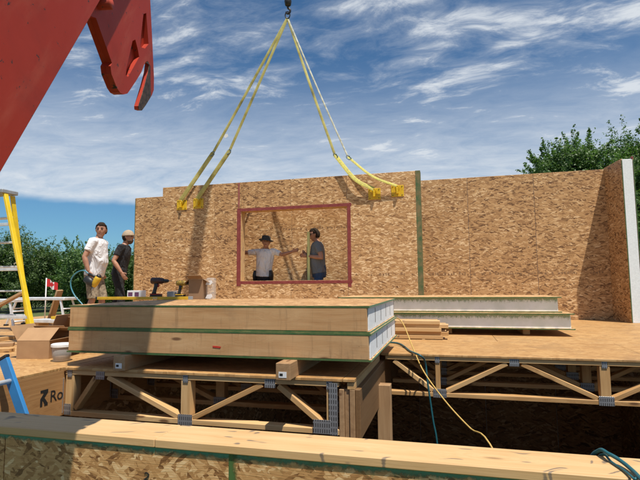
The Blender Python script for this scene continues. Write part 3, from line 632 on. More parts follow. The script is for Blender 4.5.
# far stack
g2 = 'white-edged panels stacked on the open deck'
sip('lower white-edged foam panel lying on the open deck', -1.6, 1.545, 6.74, 8.0, 0.085, 0.205, False, 1, g2, True)
sip('upper white-edged foam panel with torn foam lying on the other', -1.55, 1.44, 6.92, 8.0, 0.2905, 0.205, False, 1, g2, True)
for nm, zt_, yy_, x1_ in (('a', 0.277, 6.784, 1.50), ('b', 0.4825, 6.964, 1.40)):
    pnl = [o for o in bpy.data.objects if o.get('group') == g2][0 if nm == 'a' else 1]
    flat_xz('green_overspray', -1.5, x1_, zt_ - 0.15, zt_, yy_, mat('green_overspray_' + nm, spray((0.30, 0.42, 0.27), zt_, 0.15, 2, 0.30), 0.7), pnl)
for i, xx in enumerate((-0.9, 0.0, 1.0)):
    tag(board('spacer_block', (xx, 6.95, 0.0425), (xx, 7.9, 0.0425), 0.089, 0.0845, M_PINE), 'timber spacer under the white-edged panels', 'timber', 'spacers under the white-edged panels')
# bundle of short boards
k = 0
for r in range(5):
    for c in range(2):
        xo = (-0.07, -0.0, -0.085, 0.0, -0.10)[r] - (0.03 if c else 0); y0 = 6.10 + c * 0.145 + (0.0, .02, 0, .015, .0)[r]; z = 0.0285 + r * 0.0445 + 0.001
        tag(board('short_board', (-0.95, y0 + 0.07, z), (xo, y0 + 0.07, z), 0.138, 0.044, M_PALE if r != 1 else M_PINE), 'short pale board in the small pile beside the big panel stack', 'board', 'short boards piled on the deck')
for xx in (-0.85, -0.3): tag(board('lath', (xx, 6.1, 0.003), (xx, 6.38, 0.003), 0.04, 0.006, M_PINE), 'thin lath under the small board pile', 'lath', 'laths under the board pile')

# ------------------------------------------------------------------ red crane
ra, rb = ray(0, 185), ray(105, 0); pn = ra.cross(rb)
N0 = CAMP + ra * 1.25
tipx, tipy = -2.72, 8.80; tipz = CAMH - (pn.x * tipx + pn.y * tipy) / pn.z
TIP = Vector((tipx, tipy, tipz)); bv = (TIP - N0).normalized(); bw_ = bv.cross(Vector((0, 0, 1))).normalized(); bu = bw_.cross(bv)
base = N0 - bv * ((N0.z - (GZ + 0.75)) / bv.z)
BW, BH = 0.46, 0.62
cr = thing('crane', 'red crane boom reaching up overhead with a hooked lug plate below it', 'crane', (base.x, base.y, GZ))
def boom_sec(name, s0, s1, ins, mate):
    """box section along the boom; the lower right edge is the reference line"""
    c = N0 + bv * ((s0 + s1) / 2) - bw_ * (BW / 2) + bu * (BH / 2); m = Matrix((bv, bw_, bu)).transposed().to_4x4(); m.translation = c
    return mbox(name, m, (s1 - s0, BW - 2 * ins, BH - 2 * ins), mate, cr, 0.02)
s_base = (base - N0).length; s_tip = (TIP - N0).length
boom_sec('boom', -s_base, 5.2, 0.0, M_RED); boom_sec('boom_extension', 5.0, 9.2, 0.07, M_RED); boom_sec('boom_extension', 9.0, s_tip + 0.2, 0.135, M_RED)
mbox('pedestal', T(base.x - 0.15, base.y - 0.25, GZ + 0.45), (0.75, 0.9, 0.9), M_RED, cr, 0.03)
mbox('base_frame', T(base.x - 0.3, base.y - 0.45, GZ + 0.08), (1.6, 1.4, 0.16), M_DARKST, cr, 0.02)
# lug plate: outline unprojected on a plane parallel to the boom side
def on_side(x, y, off):
    r = ray(x, y); P0 = N0 - bw_ * off; s = (P0 - CAMP).dot(bw_) / r.dot(bw_); P = CAMP + r * s; d = P - N0; return (d.dot(bv), d.dot(bu))
def holed_plate(outer, holes, th):
    bm = bmesh.new(); ed = []
    for loop in [outer] + holes:
        V = [bm.verts.new((x, y, 0)) for x, y in loop]; ed += [bm.edges.new((V[i], V[(i + 1) % len(V)])) for i in range(len(V))]
    bmesh.ops.triangle_fill(bm, use_beauty=True, use_dissolve=False, edges=ed)
    bmesh.ops.recalc_face_normals(bm, faces=bm.faces)
    r = bmesh.ops.extrude_face_region(bm, geom=bm.faces[:]); bmesh.ops.translate(bm, vec=(0, 0, th), verts=[g for g in r['geom'] if isinstance(g, bmesh.types.BMVert)])
    return bm_mesh(bm)
OUT = [(80, 12), (96, 18), (112, 63), (110.5, 66), (111.5, 74), (117, 88), (120, 92.5), (123.5, 94.5), (127.5, 93.5), (130, 90), (136, 81), (141.5, 72), (144, 65), (146, 61.5), (148, 61), (149.3, 64), (148.3, 72), (145, 85), (141.5, 97), (138.7, 106), (139, 109.5), (142, 110.5), (146, 105), (152, 95), (153.8, 90), (154, 78), (152.5, 45), (151, 15), (149.5, -15), (146, -45), (100, -75), (70, -30)]
H1 = [(132.5, 41), (135.3, 39.5), (138, 50), (139.2, 57), (128, 77), (125.8, 75), (127, 66)]; H2 = [(143.5, 14), (146.3, 13), (148.6, 44), (145, 48.5), (140.3, 47), (141, 36)]
def loopside(L, off): return [on_side(x, y, off) for x, y in L]
mS = Matrix((bv, bu, bv.cross(bu))).transposed().to_4x4(); mS.translation = N0
def plate_at(off, me, name, material): m = mS.copy(); m.translation = N0 - bw_ * off; return mobj(name, me, material, cr, m)
sgn = 1 if bv.cross(bu).dot(bw_) > 0 else -1
plate_at(0.05, holed_plate(loopside(OUT, 0.05), [loopside(H1, 0.05), loopside(H2, 0.05)], -0.022 * sgn), 'lug_plate', M_RED)
BK = [p for p in OUT if not (p[1] > 58 and p[0] > 138)]
plate_at(0.0725, holed_plate(loopside(OUT[:11] + [(141, 71.5), (149, 55), (150.8, 15), (149, -15), (146, -45), (100, -75), (70, -30)], 0.05), [], -0.02 * sgn), 'lug_plate', M_RED)
hk = [(146.2, 62.5), (148, 61.5), (149.3, 64), (148.3, 72), (145, 85), (141.5, 97), (138.7, 106), (139, 109.5), (142, 110.5), (146, 105), (151, 96), (150.5, 80), (150.5, 66)]
plate_at(0.0485, holed_plate(loopside(hk, 0.0485), [], -0.003 * sgn), 'worn_hook_face', M_RUST)
a_, b2 = on_side(104, 4, 0.03); pc = N0 - bw_ * 0.03 + bv * a_ + bu * b2
tube('pin', [pc + bw_ * 0.03, pc - bw_ * 0.12], 0.022, M_RED, cr, 14)
# boom head and hoist line
HK = ony(288, 9, 8.88)
mhd = Matrix((bv, bw_, bu)).transposed().to_4x4(); mhd.translation = TIP + bu * (BH / 2) - bw_ * (BW / 2) + bv * 0.3; mbox('boom_head', mhd, (0.5, 0.34, 0.5), M_RED, cr, 0.03)
tube('hoist_rope', [(HK.x, HK.y, HK.z + 0.26), (HK.x, HK.y, TIP.z + 0.35)], 0.009, M_DARKST, cr, 6)
hb = thing('hook_block', 'dark steel hook block hanging in the sky above the slings', 'hook', HK)
me = lathe_mesh([(0.02, 0.28), (0.055, 0.25), (0.075, 0.16), (0.06, 0.08), (0.03, 0.06)][::-1], 14); mobj('block', me, M_DARKST, hb, T(*HK), True)
hp = [(0, 0.07), (0.0, 0.02), (0.035, -0.01), (0.045, -0.055), (0.015, -0.10), (-0.03, -0.09), (-0.05, -0.05)]
tube('hook', curve([HK + Vector((x, 0, z)) for x, z in hp], 20), [0.022] * 14 + [0.02, 0.018, 0.016, 0.014, 0.012, 0.01, 0.007], M_DARKST, hb, 10)
tube('link', curve([HK + Vector((-0.01 + 0.05 * math.sin(a), 0.0, -0.13 + 0.075 * math.cos(a))) for a in np.linspace(0, 6.2, 9)], 24), 0.012, M_DARKST, hb, 8)
SP = HK + Vector((-0.01, 0, -0.19))
BRY = LY - 0.0035
brk = {}
for i, (x, y, lab) in enumerate(((182, 205, 'left end of the lifted wall, outermost'), (198.5, 203.5, 'left end of the lifted wall, next to the outermost one'), (374.5, 194, 'lifted wall between window and the green-edge bracket'), (397.5, 191, 'right end of the lifted wall, beside its green edge'))):
    p = ony(x, y, LY); t = thing('lifting_bracket', 'yellow lifting bracket on the ' + lab, 'bracket', (p.x, LY, p.z), group='yellow lifting brackets')
    sheet_xz('plate', p.x - 0.115, p.x + 0.115, p.z - 0.105, p.z + 0.105, LY - 0.014, 0.012, M_YELP, t, 0.003)
    sheet_xz('lug', p.x - 0.02, p.x + 0.02, p.z - 0.06, p.z + 0.05, LY - 0.075, 0.062, M_YELP, t, 0.004)
    for sx_, sz_ in ((-.085, -.08), (.085, -.08), (-.085, .08), (.085, .08)): mobj('bolt', lathe_mesh([(0.009, 0), (0.009, 0.006), (0.004, 0.008)], 8), M_DARKST, t, T(p.x + sx_, LY - 0.0145, p.z + sz_) @ Matrix.Rotation(R_(90), 4, 'X'))
    tube('shackle', curve([Vector((p.x + 0.035 * math.sin(a), LY - 0.055 - 0.012 * math.cos(a), p.z + 0.035 + 0.055 * math.cos(a))) for a in np.linspace(0, 6.2, 8)], 20), 0.009, M_YELP, t, 8)
    brk[i] = Vector((p.x, LY - 0.062, p.z + 0.08))
def sling(label, pts, shk, lower_mat, upper_mat, wdt, grp, tagp=None):
    t = thing('lifting_sling', label, 'sling', pts[0], group=grp)
    up = pts[:shk + 1]; lo = pts[shk:]
    uu, ll = curve(up, 24) if len(up) > 2 else [up[0].lerp(up[1], i / 24) for i in range(25)], curve(lo, 20)
    # slight slack and twist keep the straps from being ruled lines
    L = (up[-1] - up[0]); uu = [p + Vector((0, -0.02, -0.03)) * math.sin(math.pi * i / 24) for i, p in enumerate(uu)]
    m = tube_mesh(uu, 0, 6, (wdt, 0.005, (1, 0.25, 0))); mobj('upper_strap', m, upper_mat, t)
    s = uu[-1]; dv = (ll[1] - s).normalized(); sd = Vector((1, 0, 0)); sd = (sd - dv * sd.dot(dv)).normalized()
    tube('shackle', curve([s + dv * (0.055 * math.sin(a) + 0.02) + sd * (0.03 * math.cos(a)) for a in np.linspace(0, 6.1, 9)], 20), 0.011, M_SHACK, t, 8)
    mobj('lower_strap', tube_mesh(ll, 0, 6, (wdt * 1.6, 0.006, (1, 0.25, 0))), lower_mat, t)
    if tagp is not None: mobj('paper_tag', prism([(-0.04, -0.03), (0.04, -0.035), (0.05, 0.02), (0.0, 0.045), (-0.045, 0.02)], 0.004), M_WHITE, t, T(*tagp) @ Matrix.Rotation(R_(90), 4, 'X') @ Matrix.Rotation(0.5, 4, 'Z'))
    return t
gS = 'webbing slings from the crane hook'
sling('worn yellow sling with a white tag, running to the outermost bracket at the left', [brk[0], ony(213, 153, 8.86), SP][::-1], 1, M_WEB, M_WEB, 0.027, gS, ony(226, 136, 8.84))
sling('worn yellow sling to the second bracket at the left end of the lifted wall', [brk[1], ony(229.5, 151, 8.86), SP][::-1], 1, M_WEB, M_WEB, 0.027, gS)
sling('slack yellow sling whose end bends to the right-hand bracket beside the window', [brk[2], ony(355, 179, 8.80), ony(335, 155, 8.84), SP][::-1], 1, M_WEBB, M_WEB, 0.025, gS)
sling('slack pale sling ending in bright yellow webbing at the bracket by the green edge', [brk[3], ony(372, 176, 8.79), ony(348, 157, 8.84), SP][::-1], 1, M_WEBB, M_WEBW, 0.016, gS)

# ------------------------------------------------------------------ ladders, trestles
def stepladder(label):
    b = onz(36, 347, 0); top = ony(5, 192, b.y + 0.25); H = top.z; dxr = b.x - top.x
    t = thing('stepladder', label, 'ladder', (b.x - 0.35, b.y + 0.4, 0)); wb, wt = 0.66, 0.66 - 2 * dxr
    wt = max(wt, 0.30); tl = top.x - wt
    R0, R1 = Vector((b.x, b.y, 0)), Vector((top.x, b.y + 0.25, H)); L0, L1 = Vector((b.x - wb - 0.1, b.y, 0)), Vector((tl, b.y + 0.25, H))
    for p0, p1 in ((R0, R1), (L0, L1)):
        board('rail', p0, p1, 0.034, 0.055, M_YEL, t, up=(0, -1, 0.0)); board('foot', p0 - (p1 - p0) * 0.0, p0 + (p1 - p0) * 0.018, 0.040, 0.062, M_BLACK, t, up=(0, -1, 0))
    for p0, p1 in ((Vector((b.x - 0.72, b.y + 0.62, 0)), Vector((top.x - 0.02, b.y + 0.38, H - 0.03))), (Vector((b.x - wb - 0.69, b.y + 0.62, 0)), Vector((tl + 0.02, b.y + 0.38, H - 0.03)))):
        board('rear_rail', p0, p1, 0.025, 0.06, M_YEL, t, up=(0, -1, 0))
    for f in (0.175, 0.475, 0.775):
        board('brace', L0.lerp(L1, f) + Vector((0.018, 0, 0)), R0.lerp(R1, f) - Vector((0.018, 0, 0)), 0.03, 0.035, M_ALU, t)
    for f in (0.17, 0.34, 0.51, 0.68, 0.85):
        a = Vector((b.x - 0.72, b.y + 0.62, 0)).lerp(Vector((top.x - 0.02, b.y + 0.38, H - 0.03)), f); c = Vector((b.x - wb - 0.69, b.y + 0.62, 0)).lerp(Vector((tl + 0.02, b.y + 0.38, H - 0.03)), f); board('step', c, a, 0.08, 0.022, M_ALU, t)
    for s_ in (R0.lerp(R1, 0.52), L0.lerp(L1, 0.52)): tube('spreader', [s_, s_ + Vector((-0.2, 0.16, 0.02)), s_ + Vector((-0.42, 0.32, 0.0))], 0.008, M_ALU, t, 6)
    box('top_cap', tl - 0.03, top.x + 0.035, b.y + 0.18, b.y + 0.42, H - 0.02, H + 0.03, M_GREYPL, t, 0.008)
stepladder('yellow stepladder with aluminium braces standing on the deck behind the cardboard boxes')
bl = thing('ladder', 'blue fibreglass ladder rising from the basement against the printed rim board', 'ladder', (-2.2, 2.6, -2.85))
tpB = onx(4, 359, -3.12); lo = ony(23, 414, tpB.y); dB = (tpB - lo).normalized(); botB = lo - dB * ((lo.z + 2.84) / dB.z)
for dy in (0, -0.40):
    o0, o1 = botB + Vector((0, dy, 0)), tpB + Vector((0, dy, 0)); board('rail', o0, o1, 0.030, 0.075, M_BLUE, bl); board('rail_cap', o1, o1 + dB * 0.02, 0.036, 0.082, M_BLACK, bl); board('foot', o0, o0 + dB * 0.08, 0.04, 0.09, M_BLACK, bl)
LL = (tpB - botB).length
for i in range(int(LL / 0.3)):
    c = tpB - dB * (0.17 + 0.3 * i)
    if c.z > -2.8: tube('rung', [c + Vector((0, 0.0, 0)), c + Vector((0, -0.40, 0))], 0.018, M_ALU, bl, 12)

def trestle(label, xa, xb, y, H, woodleg):
    t = thing('work_trestle', label, 'trestle', ((xa + xb) / 2, y + 0.2, 0), group='folding work trestles')
    board('platform', (xa, y + 0.17, H - 0.02), (xb, y + 0.17, H - 0.02), 0.32, 0.045, M_ALU, t, bev=0.006)
    for k in range(5): board('platform_rib', (xa + 0.02, y + 0.05 + 0.06 * k, H + 0.004), (xb - 0.02, y + 0.05 + 0.06 * k, H + 0.004), 0.015, 0.006, M_ALU, t)
    for xe, s in ((xa + 0.1, -1), (xb - 0.1, 1)):
        for yy, so in ((y + 0.04, -1), (y + 0.30, 1)):
            foot = Vector((xe + s * 0.16, yy + so * 0.05, 0)); tube('leg', [Vector((xe, yy, H - 0.03)), foot], 0.022, M_ALU, t, 4, smooth=False)
            box('foot', foot.x - 0.03, foot.x + 0.03, foot.y - 0.03, foot.y + 0.03, 0, 0.03, M_BLACK, t, 0.004)
        for f in (0.35, 0.7):
            a = Vector((xe, y + 0.04, H - 0.03)).lerp(Vector((xe + s * 0.16, y - 0.01, 0)), f); b_ = Vector((xe, y + 0.30, H - 0.03)).lerp(Vector((xe + s * 0.16, y + 0.35, 0)), f); tube('rung', [a, b_], 0.014, M_ALU, t, 6)
    return t
ta = ony(13, 299, 7.0); tb = ony(66, 298, 7.0)
trestle('aluminium work trestle between the yellow stepladder and the panel stack', ta.x, tb.x, 6.95, ta.z + 0.02, True)
tc_ = ony(-30, 301, 6.2); td = ony(13, 300.5, 6.2)
trestle('aluminium work trestle with a timber prop leaning on it, beside the yellow stepladder', tc_.x, td.x, 6.2, tc_.z + 0.02, True)
te = ony(32, 321, 6.1); tf = ony(67, 320, 6.1)
t = thing('scaffold_plank', 'aluminium plank lying low beside the trestle, yellow tool on it', 'plank', ((te.x + tf.x) / 2, 6.2, 0)); board('plank', (te.x, 6.2, te.z), (tf.x + 0.1, 6.2, te.z), 0.25, 0.05, M_ALU, t, bev=0.006)
for xx in (te.x + 0.08, tf.x): board('support', (xx, 6.1, te.z / 2 - 0.0125), (xx, 6.3, te.z / 2 - 0.0125), 0.09, te.z - 0.028, M_PINE, t)
tag(board('yellow_block', (te.x + 0.30, 6.18, te.z + 0.048), (te.x + 0.62, 6.2, te.z + 0.048), 0.06, 0.045, M_YELPL), 'small yellow tool body lying on the low aluminium plank', 'tool')
pa, pb = ony(20, 301, 6.05), onz(4, 327, 0.0)
tag(board('timber_prop', (pa.x, 6.10, 0.60), (pb.x - 0.02, 5.85, 0.015), 0.038, 0.085, M_DULL, up=(0, -1, 0)), 'weathered timber prop leaning on the work trestle', 'timber')
pa = ony(55, 300, 7.4)
tag(board('timber_prop', (pa.x + 0.08, 7.42, 0.62), (pa.x - 0.15, 7.45, 0.01), 0.038, 0.14, M_DULL, up=(0, -1, 0)), 'brown plank propped behind the trestle near the flag', 'timber')
for i, (x0, y0, x1, y1, wd) in enumerate(((2, 345, 14, 344, .14), (0, 340, 15, 337, .09), (4, 350, 12, 350, .09))):
    p0, p1 = onz(x0 - 8, y0, 0.02), onz(x1, y1, 0.02)
    tag(board('scrap_board', (p0.x, p0.y, 0.0195 + 0.0), (p1.x, p1.y, 0.0195), wd, 0.038, (M_DULL, M_PALE, M_PINE)[i]), ('grey', 'pale', 'yellowish')[i] + ' scrap board lying on the deck behind the cardboard boxes', 'board', 'scrap boards on the boxes deck')

# flag on a small pole
fp = ony(46.5, 278, 7.9); t = thing('flag', 'small red and white maple leaf flag on a thin pole', 'flag', (fp.x, 7.9, 0))
tube('pole', [(fp.x, 7.9, 0.0), (fp.x, 7.9, fp.z)], 0.012, M_WHITE, t, 8); mobj('pole_base', lathe_mesh([(0.09, 0), (0.09, 0.02), (0.03, 0.05)], 14), M_DARKST, t, T(fp.x, 7.9, 0))
FW, FH = 0.26, 0.15
def flagpart(u0, u1, material, name, off=0.0):
    vs = []; fs = []; n = 8
    for i in range(n + 1):
        u = u0 + (u1 - u0) * i / n
        for v in (0, 1): vs.append((fp.x + 0.012 + u * FW, 7.9 + 0.018 * math.sin(u * 7) - off, fp.z - 0.02 - 0.09 * u - (1 - v) * FH + 0.012 * math.sin(u * 9)))
        if i: fs.append((2 * i - 2, 2 * i, 2 * i + 1, 2 * i - 1))
    return mobj(name, pymesh(vs, fs), material, t, smooth=True)
M_FR = mat('flag_red', plain((0.55, 0.02, 0.025), 0.05, 10), 0.7); M_FWH = mat('flag_white', plain((0.80, 0.80, 0.80), 0.03, 10), 0.7)
flagpart(0, 0.25, M_FR, 'red_band'); wfd = flagpart(0.25, 0.75, M_FWH, 'white_field'); flagpart(0.75, 1, M_FR, 'red_band')
leaf = [(0, -.5), (.03, -.2), (.28, -.25), (.22, -.12), (.48, .1), (.40, .14), (.45, .3), (.28, .26), (.25, .33), (.1, .18), (.15, .42), (.07, .38), (0, .52)]
leaf = leaf + [(-x, y) for x, y in leaf[-2:0:-1]]
mobj('maple_leaf', prism([(x * 0.13, y * 0.13) for x, y in leaf], 0.002), M_FR, wfd, T(fp.x + 0.012 + FW * 0.5, 7.9 + 0.018 * math.sin(3.5) - 0.012, fp.z - 0.02 - 0.045 - FH / 2) @ Matrix.Rotation(R_(90), 4, 'X') @ Matrix.Rotation(-0.33, 4, 'Z'))

# ------------------------------------------------------------------ boxes and tub on the left deck
def cardboard_box(label, cx, cy, sx_, sy_, h, rz, flaps, z=0.0, material=M_CARD, group=None):
    M = T(cx, cy, z) @ Matrix.Rotation(rz, 4, 'Z'); t = thing('cardboard_box', label, 'box', M=M, group=group); th = 0.006
    def p(name, m, size): return mbox(name, M @ m, size, material, t, 0.001)
    p('bottom', T(0, 0, th / 2), (sx_, sy_, th))
    for s in (-1, 1):
        p('side', T(0, s * (sy_ / 2 - th / 2), h / 2 + th / 2), (sx_, th, h - th)); p('side', T(s * (sx_ / 2 - th / 2), 0, h / 2 + th / 2), (th, sy_ - 2 * th, h - th))
    fy, fx = flaps[0], flaps[1]
    for s, a in ((-1, fy[0]), (1, fy[1])):
        L = sy_ / 2; p('flap', T(0, s * (sy_ / 2), h + 0.002) @ Matrix.Rotation(s * R_(a), 4, 'X') @ T(0, 0, L / 2), (sx_, th * 0.7, L))
    for s, a in ((-1, fx[0]), (1, fx[1])):
        L = min(sy_, sx_) / 2; p('flap', T(s * (sx_ / 2), 0, h + 0.002) @ Matrix.Rotation(-s * R_(a), 4, 'Y') @ T(0, 0, L / 2), (th * 0.7, sy_ * 0.98, L))
    return t
b0 = onz(26, 359, 0)
cardboard_box('cardboard box on the deck with its top flaps folded up to a ridge', b0.x + 0.02, b0.y + 0.2, 0.32, 0.38, 0.17, R_(12), ((55, 50), (-30, -80)))
b1 = onz(53, 356, 0)
cardboard_box('open cardboard box on the deck behind the clear tub', b1.x - 0.02, b1.y + 0.32, 0.36, 0.36, 0.22, R_(14), ((-70, 40), (20, 25)))
tb_ = onz(56.5, 362, 0)
t = thing('storage_tub', 'clear plastic tub with a pale lid beside the cardboard boxes', 'tub', (tb_.x, tb_.y + 0.06, 0))
mobj('tub_body', lathe_mesh([(0.070, 0.0), (0.078, 0.004), (0.086, 0.135), (0.082, 0.135), (0.073, 0.008)], 24), M_CLEAR, t, T(tb_.x, tb_.y + 0.06, 0), True)
mobj('lid', lathe_mesh([(0.088, 0.132), (0.094, 0.134), (0.094, 0.155), (0.084, 0.162)], 24), M_WHITE, t, T(tb_.x, tb_.y + 0.06, 0), False)
mobj('screws_inside', lathe_mesh([(0.066, 0.006), (0.071, 0.05), (0.05, 0.06)], 20), M_CARDD, t, T(tb_.x, tb_.y + 0.06, 0))

# ------------------------------------------------------------------ tools on the stack
def loft_mesh(pts, radii, side=(1, 0, 0), n=12, cap=0.4):
    pts = [Vector(p) for p in pts]; vs = []; fs = []; N = len(pts)
    for i, p in enumerate(pts):
        t = (pts[min(i + 1, N - 1)] - pts[max(i - 1, 0)]).normalized(); s = Vector(side)
        if abs(s.dot(t)) > 0.95: s = Vector((0, 1, 0)) if abs(t.y) < 0.9 else Vector((0, 0, 1))
        a = (s - t * s.dot(t)).normalized(); b = t.cross(a); rx, ry = radii[i] if isinstance(radii[i], (tuple, list)) else (radii[i], radii[i])
        for k in range(n): an = 2 * math.pi * k / n; vs.append(p + a * rx * math.cos(an) + b * ry * math.sin(an))
    for i in range(N - 1):
        for k in range(n): fs.append((i * n + k, i * n + (k + 1) % n, (i + 1) * n + (k + 1) % n, (i + 1) * n + k))
    r0 = min(radii[0]) if isinstance(radii[0], (tuple, list)) else radii[0]; r1 = min(radii[-1]) if isinstance(radii[-1], (tuple, list)) else radii[-1]
    vs.append(pts[0] - (pts[1] - pts[0]).normalized() * r0 * cap); vs.append(pts[-1] + (pts[-1] - pts[-2]).normalized() * r1 * cap); c0, c1 = N * n, N * n + 1
    for k in range(n): fs.append((c0, (k + 1) % n, k)); fs.append((c1, (N - 1) * n + k, (N - 1) * n + (k + 1) % n))
    return vs, fs
def loft(name, pts, radii, material, parent, side=(1, 0, 0), n=12, M=None, cap=0.4):
    v, f = loft_mesh(pts, radii, side, n, cap); return mobj(name, pymesh(v, f), material, parent, M, True)
def power_drill(label, x, y, z, s, rz, body, accent):
    M = T(x, y, z) @ Matrix.Rotation(rz, 4, 'Z') @ Matrix.Scale(s, 4); t = thing('cordless_drill', label, 'drill', (x, y, z))
    def L(name, p, r, m, n=12, side=(0, 1, 0)): return loft(name, p, r, m, t, side, n, M)
    L('motor_body', [(-0.085, 0, .205), (-0.075, 0, .205), (0.0, 0, .205), (0.05, 0, .203), (0.065, 0, .202)], [(.024, .030), (.031, .036), (.033, .036), (.030, .032), (.024, .025)], body)
    L('chuck', [(0.066, 0, .202), (0.09, 0, .202), (0.115, 0, .202), (0.125, 0, .202)], [.021, .021, .017, .008], M_BLACK)
    L('bit', [(0.122, 0, .202), (0.16, 0, .202)], [.004, .003], M_STEEL, 6)
    L('handle', [(-0.022, 0, .19), (-0.03, 0, .14), (-0.045, 0, .085), (-0.05, 0, .055)], [(.018, .027), (.017, .022), (.017, .021), (.022, .03)], M_BLACK)
    L('trigger', [(0.006, 0, .165), (0.0, 0, .135)], [.009, .008], accent, 8)
    bat = mbox('battery', M @ T(-0.025, 0, 0.028), (0.125, 0.07, 0.055), M_BLACK, t, 0.01)
    mbox('battery_stripe', M @ T(-0.025, 0, 0.0565), (0.118, 0.072, 0.010), accent, bat, 0.003)
p = ony(158, 300, 5.10)
power_drill('black and red cordless drill standing on its battery on the panel stack', p.x, 5.10, ST, 1.08, 0.1, mat('dark_red_tool_plastic', plain((0.055, 0.012, 0.011), 0.1, 30, (0.02, 0.014, 0.014)), 0.45), M_REDPL)
p = ony(182, 300, 5.15)
power_drill('smaller yellow and black cordless driver standing beside the red drill', p.x, 5.15, ST, 0.93, -0.15, mat('worn_yellow_tool_plastic', plain((0.40, 0.25, 0.03), 0.1, 25, (0.03, 0.024, 0.015)), 0.45), M_YELPL)
p = ony(172, 299, 5.2); tp_ = thing('parts_case', 'small clear plastic parts case behind the cordless tools', 'case', (p.x, 5.2, ST)); mbox('case', T(p.x, 5.2, ST + 0.045), (0.10, 0.08, 0.09), M_GREYPL, tp_, 0.008); mbox('lid', T(p.x, 5.2, ST + 0.097), (0.106, 0.086, 0.014), M_CLEAR, tp_, 0.004)
p = ony(198, 299, 5.16)
cardboard_box('tall open cardboard box on the panel stack next to the cordless driver', p.x, 5.16, 0.17, 0.16, 0.235, R_(8), ((-60, -150), (-130, -120)), ST, M_CARDD)
p = ony(211, 299, 5.2); t = thing('clear_package', 'crinkled clear plastic package beside the tall cardboard box', 'package', (p.x, 5.2, ST))
mbox('clear_wrap', T(p.x, 5.2, ST + 0.125) @ Matrix.Rotation(0.1, 4, 'Z'), (0.10, 0.09, 0.25), M_CLEAR, t, 0.015)
for zz in (0.03, 0.19): mobj('label', prism([(-0.045, -0.02), (0.02, -0.025), (0.045, 0.0), (0.03, 0.03), (-0.02, 0.022)], 0.006), M_WHITE, t, T(p.x, 5.145, ST + zz) @ Matrix.Rotation(R_(90), 4, 'X'))
p = ony(136.5, 299, 5.22); t = thing('printed_carton', 'small white carton with purple print on the panel stack near the men', 'carton', (p.x, 5.22, ST))
M_PURP = mat('purple_print', plain((0.14, 0.05, 0.12), 0.1, 20), 0.6)
mbox('carton', T(p.x, 5.22, ST + 0.055) @ Matrix.Rotation(0.06, 4, 'Z'), (0.185, 0.12, 0.10), M_WHITE, t, 0.003)
for xx, ww in ((-0.045, 0.06), (0.045, 0.055)): mbox('print_patch', T(p.x + xx, 5.158, ST + 0.06) @ Matrix.Rotation(0.06, 4, 'Z'), (ww, 0.002, 0.05), M_PURP, t, 0)
mbox('print_patch', T(p.x, 5.157, ST + 0.018) @ Matrix.Rotation(0.06, 4, 'Z'), (0.05, 0.002, 0.018), M_REDPL, t, 0)
p0 = ony(98, 302, 4.95); p1 = ony(189, 300, 5.0)
t = thing('spirit_level', 'long yellow spirit level lying along the top of the panel stack', 'spirit level', ((p0.x + p1.x) / 2, 4.97, ST))
board('beam', (p0.x, 4.94, ST + 0.0175), (p1.x, 4.99, ST + 0.0175), 0.024, 0.034, M_YELPL, t); board('end_cap', (p1.x, 4.99, ST + 0.0185), (p1.x + 0.05, 4.993, ST + 0.0185), 0.028, 0.036, M_GREYPL, t)
board('end_cap', (p0.x - 0.02, 4.939, ST + 0.0185), (p0.x, 4.94, ST + 0.0185), 0.028, 0.036, M_BLACK, t)
pm = (p0.x + p1.x) / 2 + 0.18; mbox('vial_window', T(pm, 4.954, ST + 0.0175), (0.06, 0.003, 0.018), M_CLEAR, t, 0)

# ------------------------------------------------------------------ hoses and cords
def cable(name, label, cat, pts, r, material, n=60): return tag(tube(name, curve(pts, n), r, material, None, 8), label, cat)
e = onz(421, 357, 0.01)
cable('air_hose', 'teal air hose running off the deck edge and hanging into the basement', 'hose', [(-0.9, 5.6, 0.012), onz(397, 343, 0.012), onz(410, 351, 0.012), onz(420, 355.5, 0.014), ony(425, 362, 4.845), ony(428, 385, 4.835), ony(433, 420, 4.82), ony(438, 452, 4.80), (ony(438, 452, 4.80).x + 0.05, 4.7, -1.9), (0.2, 4.5, -2.8), (0.5, 4.3, -2.838)], 0.0092, M_TEAL)
cable('extension_cord', 'yellow cord hanging from the panel stack corner across the basement opening', 'cord', [(-0.75, 5.15, ST - 0.205), (-0.60, 5.3, ST - 0.20), ony(402, 322, 5.42), ony(413, 348, 5.0), ony(424, 372, 4.6), ony(446, 402, 4.2), ony(470, 428, 3.8), ony(491, 446, 3.45), (0.50, 3.28, -0.95), (0.60, 3.12, -1.7), (0.66, 3.0, -2.5), (0.9, 3.1, -2.842)], 0.006, M_CORD)
hb_ = onz(599, 452.5, 0.012)
cable('hose_loop', 'dark teal hose looped over the top plate at its right end', 'hose', [(hb_.x - 0.10, 2.36, -0.9), (hb_.x - 0.06, 2.30, -0.35), (hb_.x - 0.03, 2.245, -0.06), (hb_.x, hb_.y, 0.020), onz(609, 454, 0.030), onz(621, 461, 0.020), onz(633, 471, 0.013), onz(644, 482, 0.014), (0.66, 1.955, -0.01), (0.68, 1.94, -0.2), (0.69, 1.92, -0.6), (0.70, 1.90, GZ + 0.02)], 0.0075, M_TEAL, 110)
cable('hose_loop', 'thin dark hose beside the teal loop on the top plate', 'hose', [(hb_.x - 0.07, 2.37, -0.9), (hb_.x - 0.03, 2.30, -0.3), (hb_.x - 0.005, 2.235, -0.05), (hb_.x + 0.012, hb_.y - 0.012, 0.010), onz(611, 461.5, 0.007), onz(624, 470.5, 0.007), onz(634, 479, 0.009), (0.615, 1.958, -0.01), (0.625, 1.945, -0.2), (0.63, 1.93, -0.6), (0.64, 1.88, GZ + 0.02)], 0.0045, M_TEAL, 110)

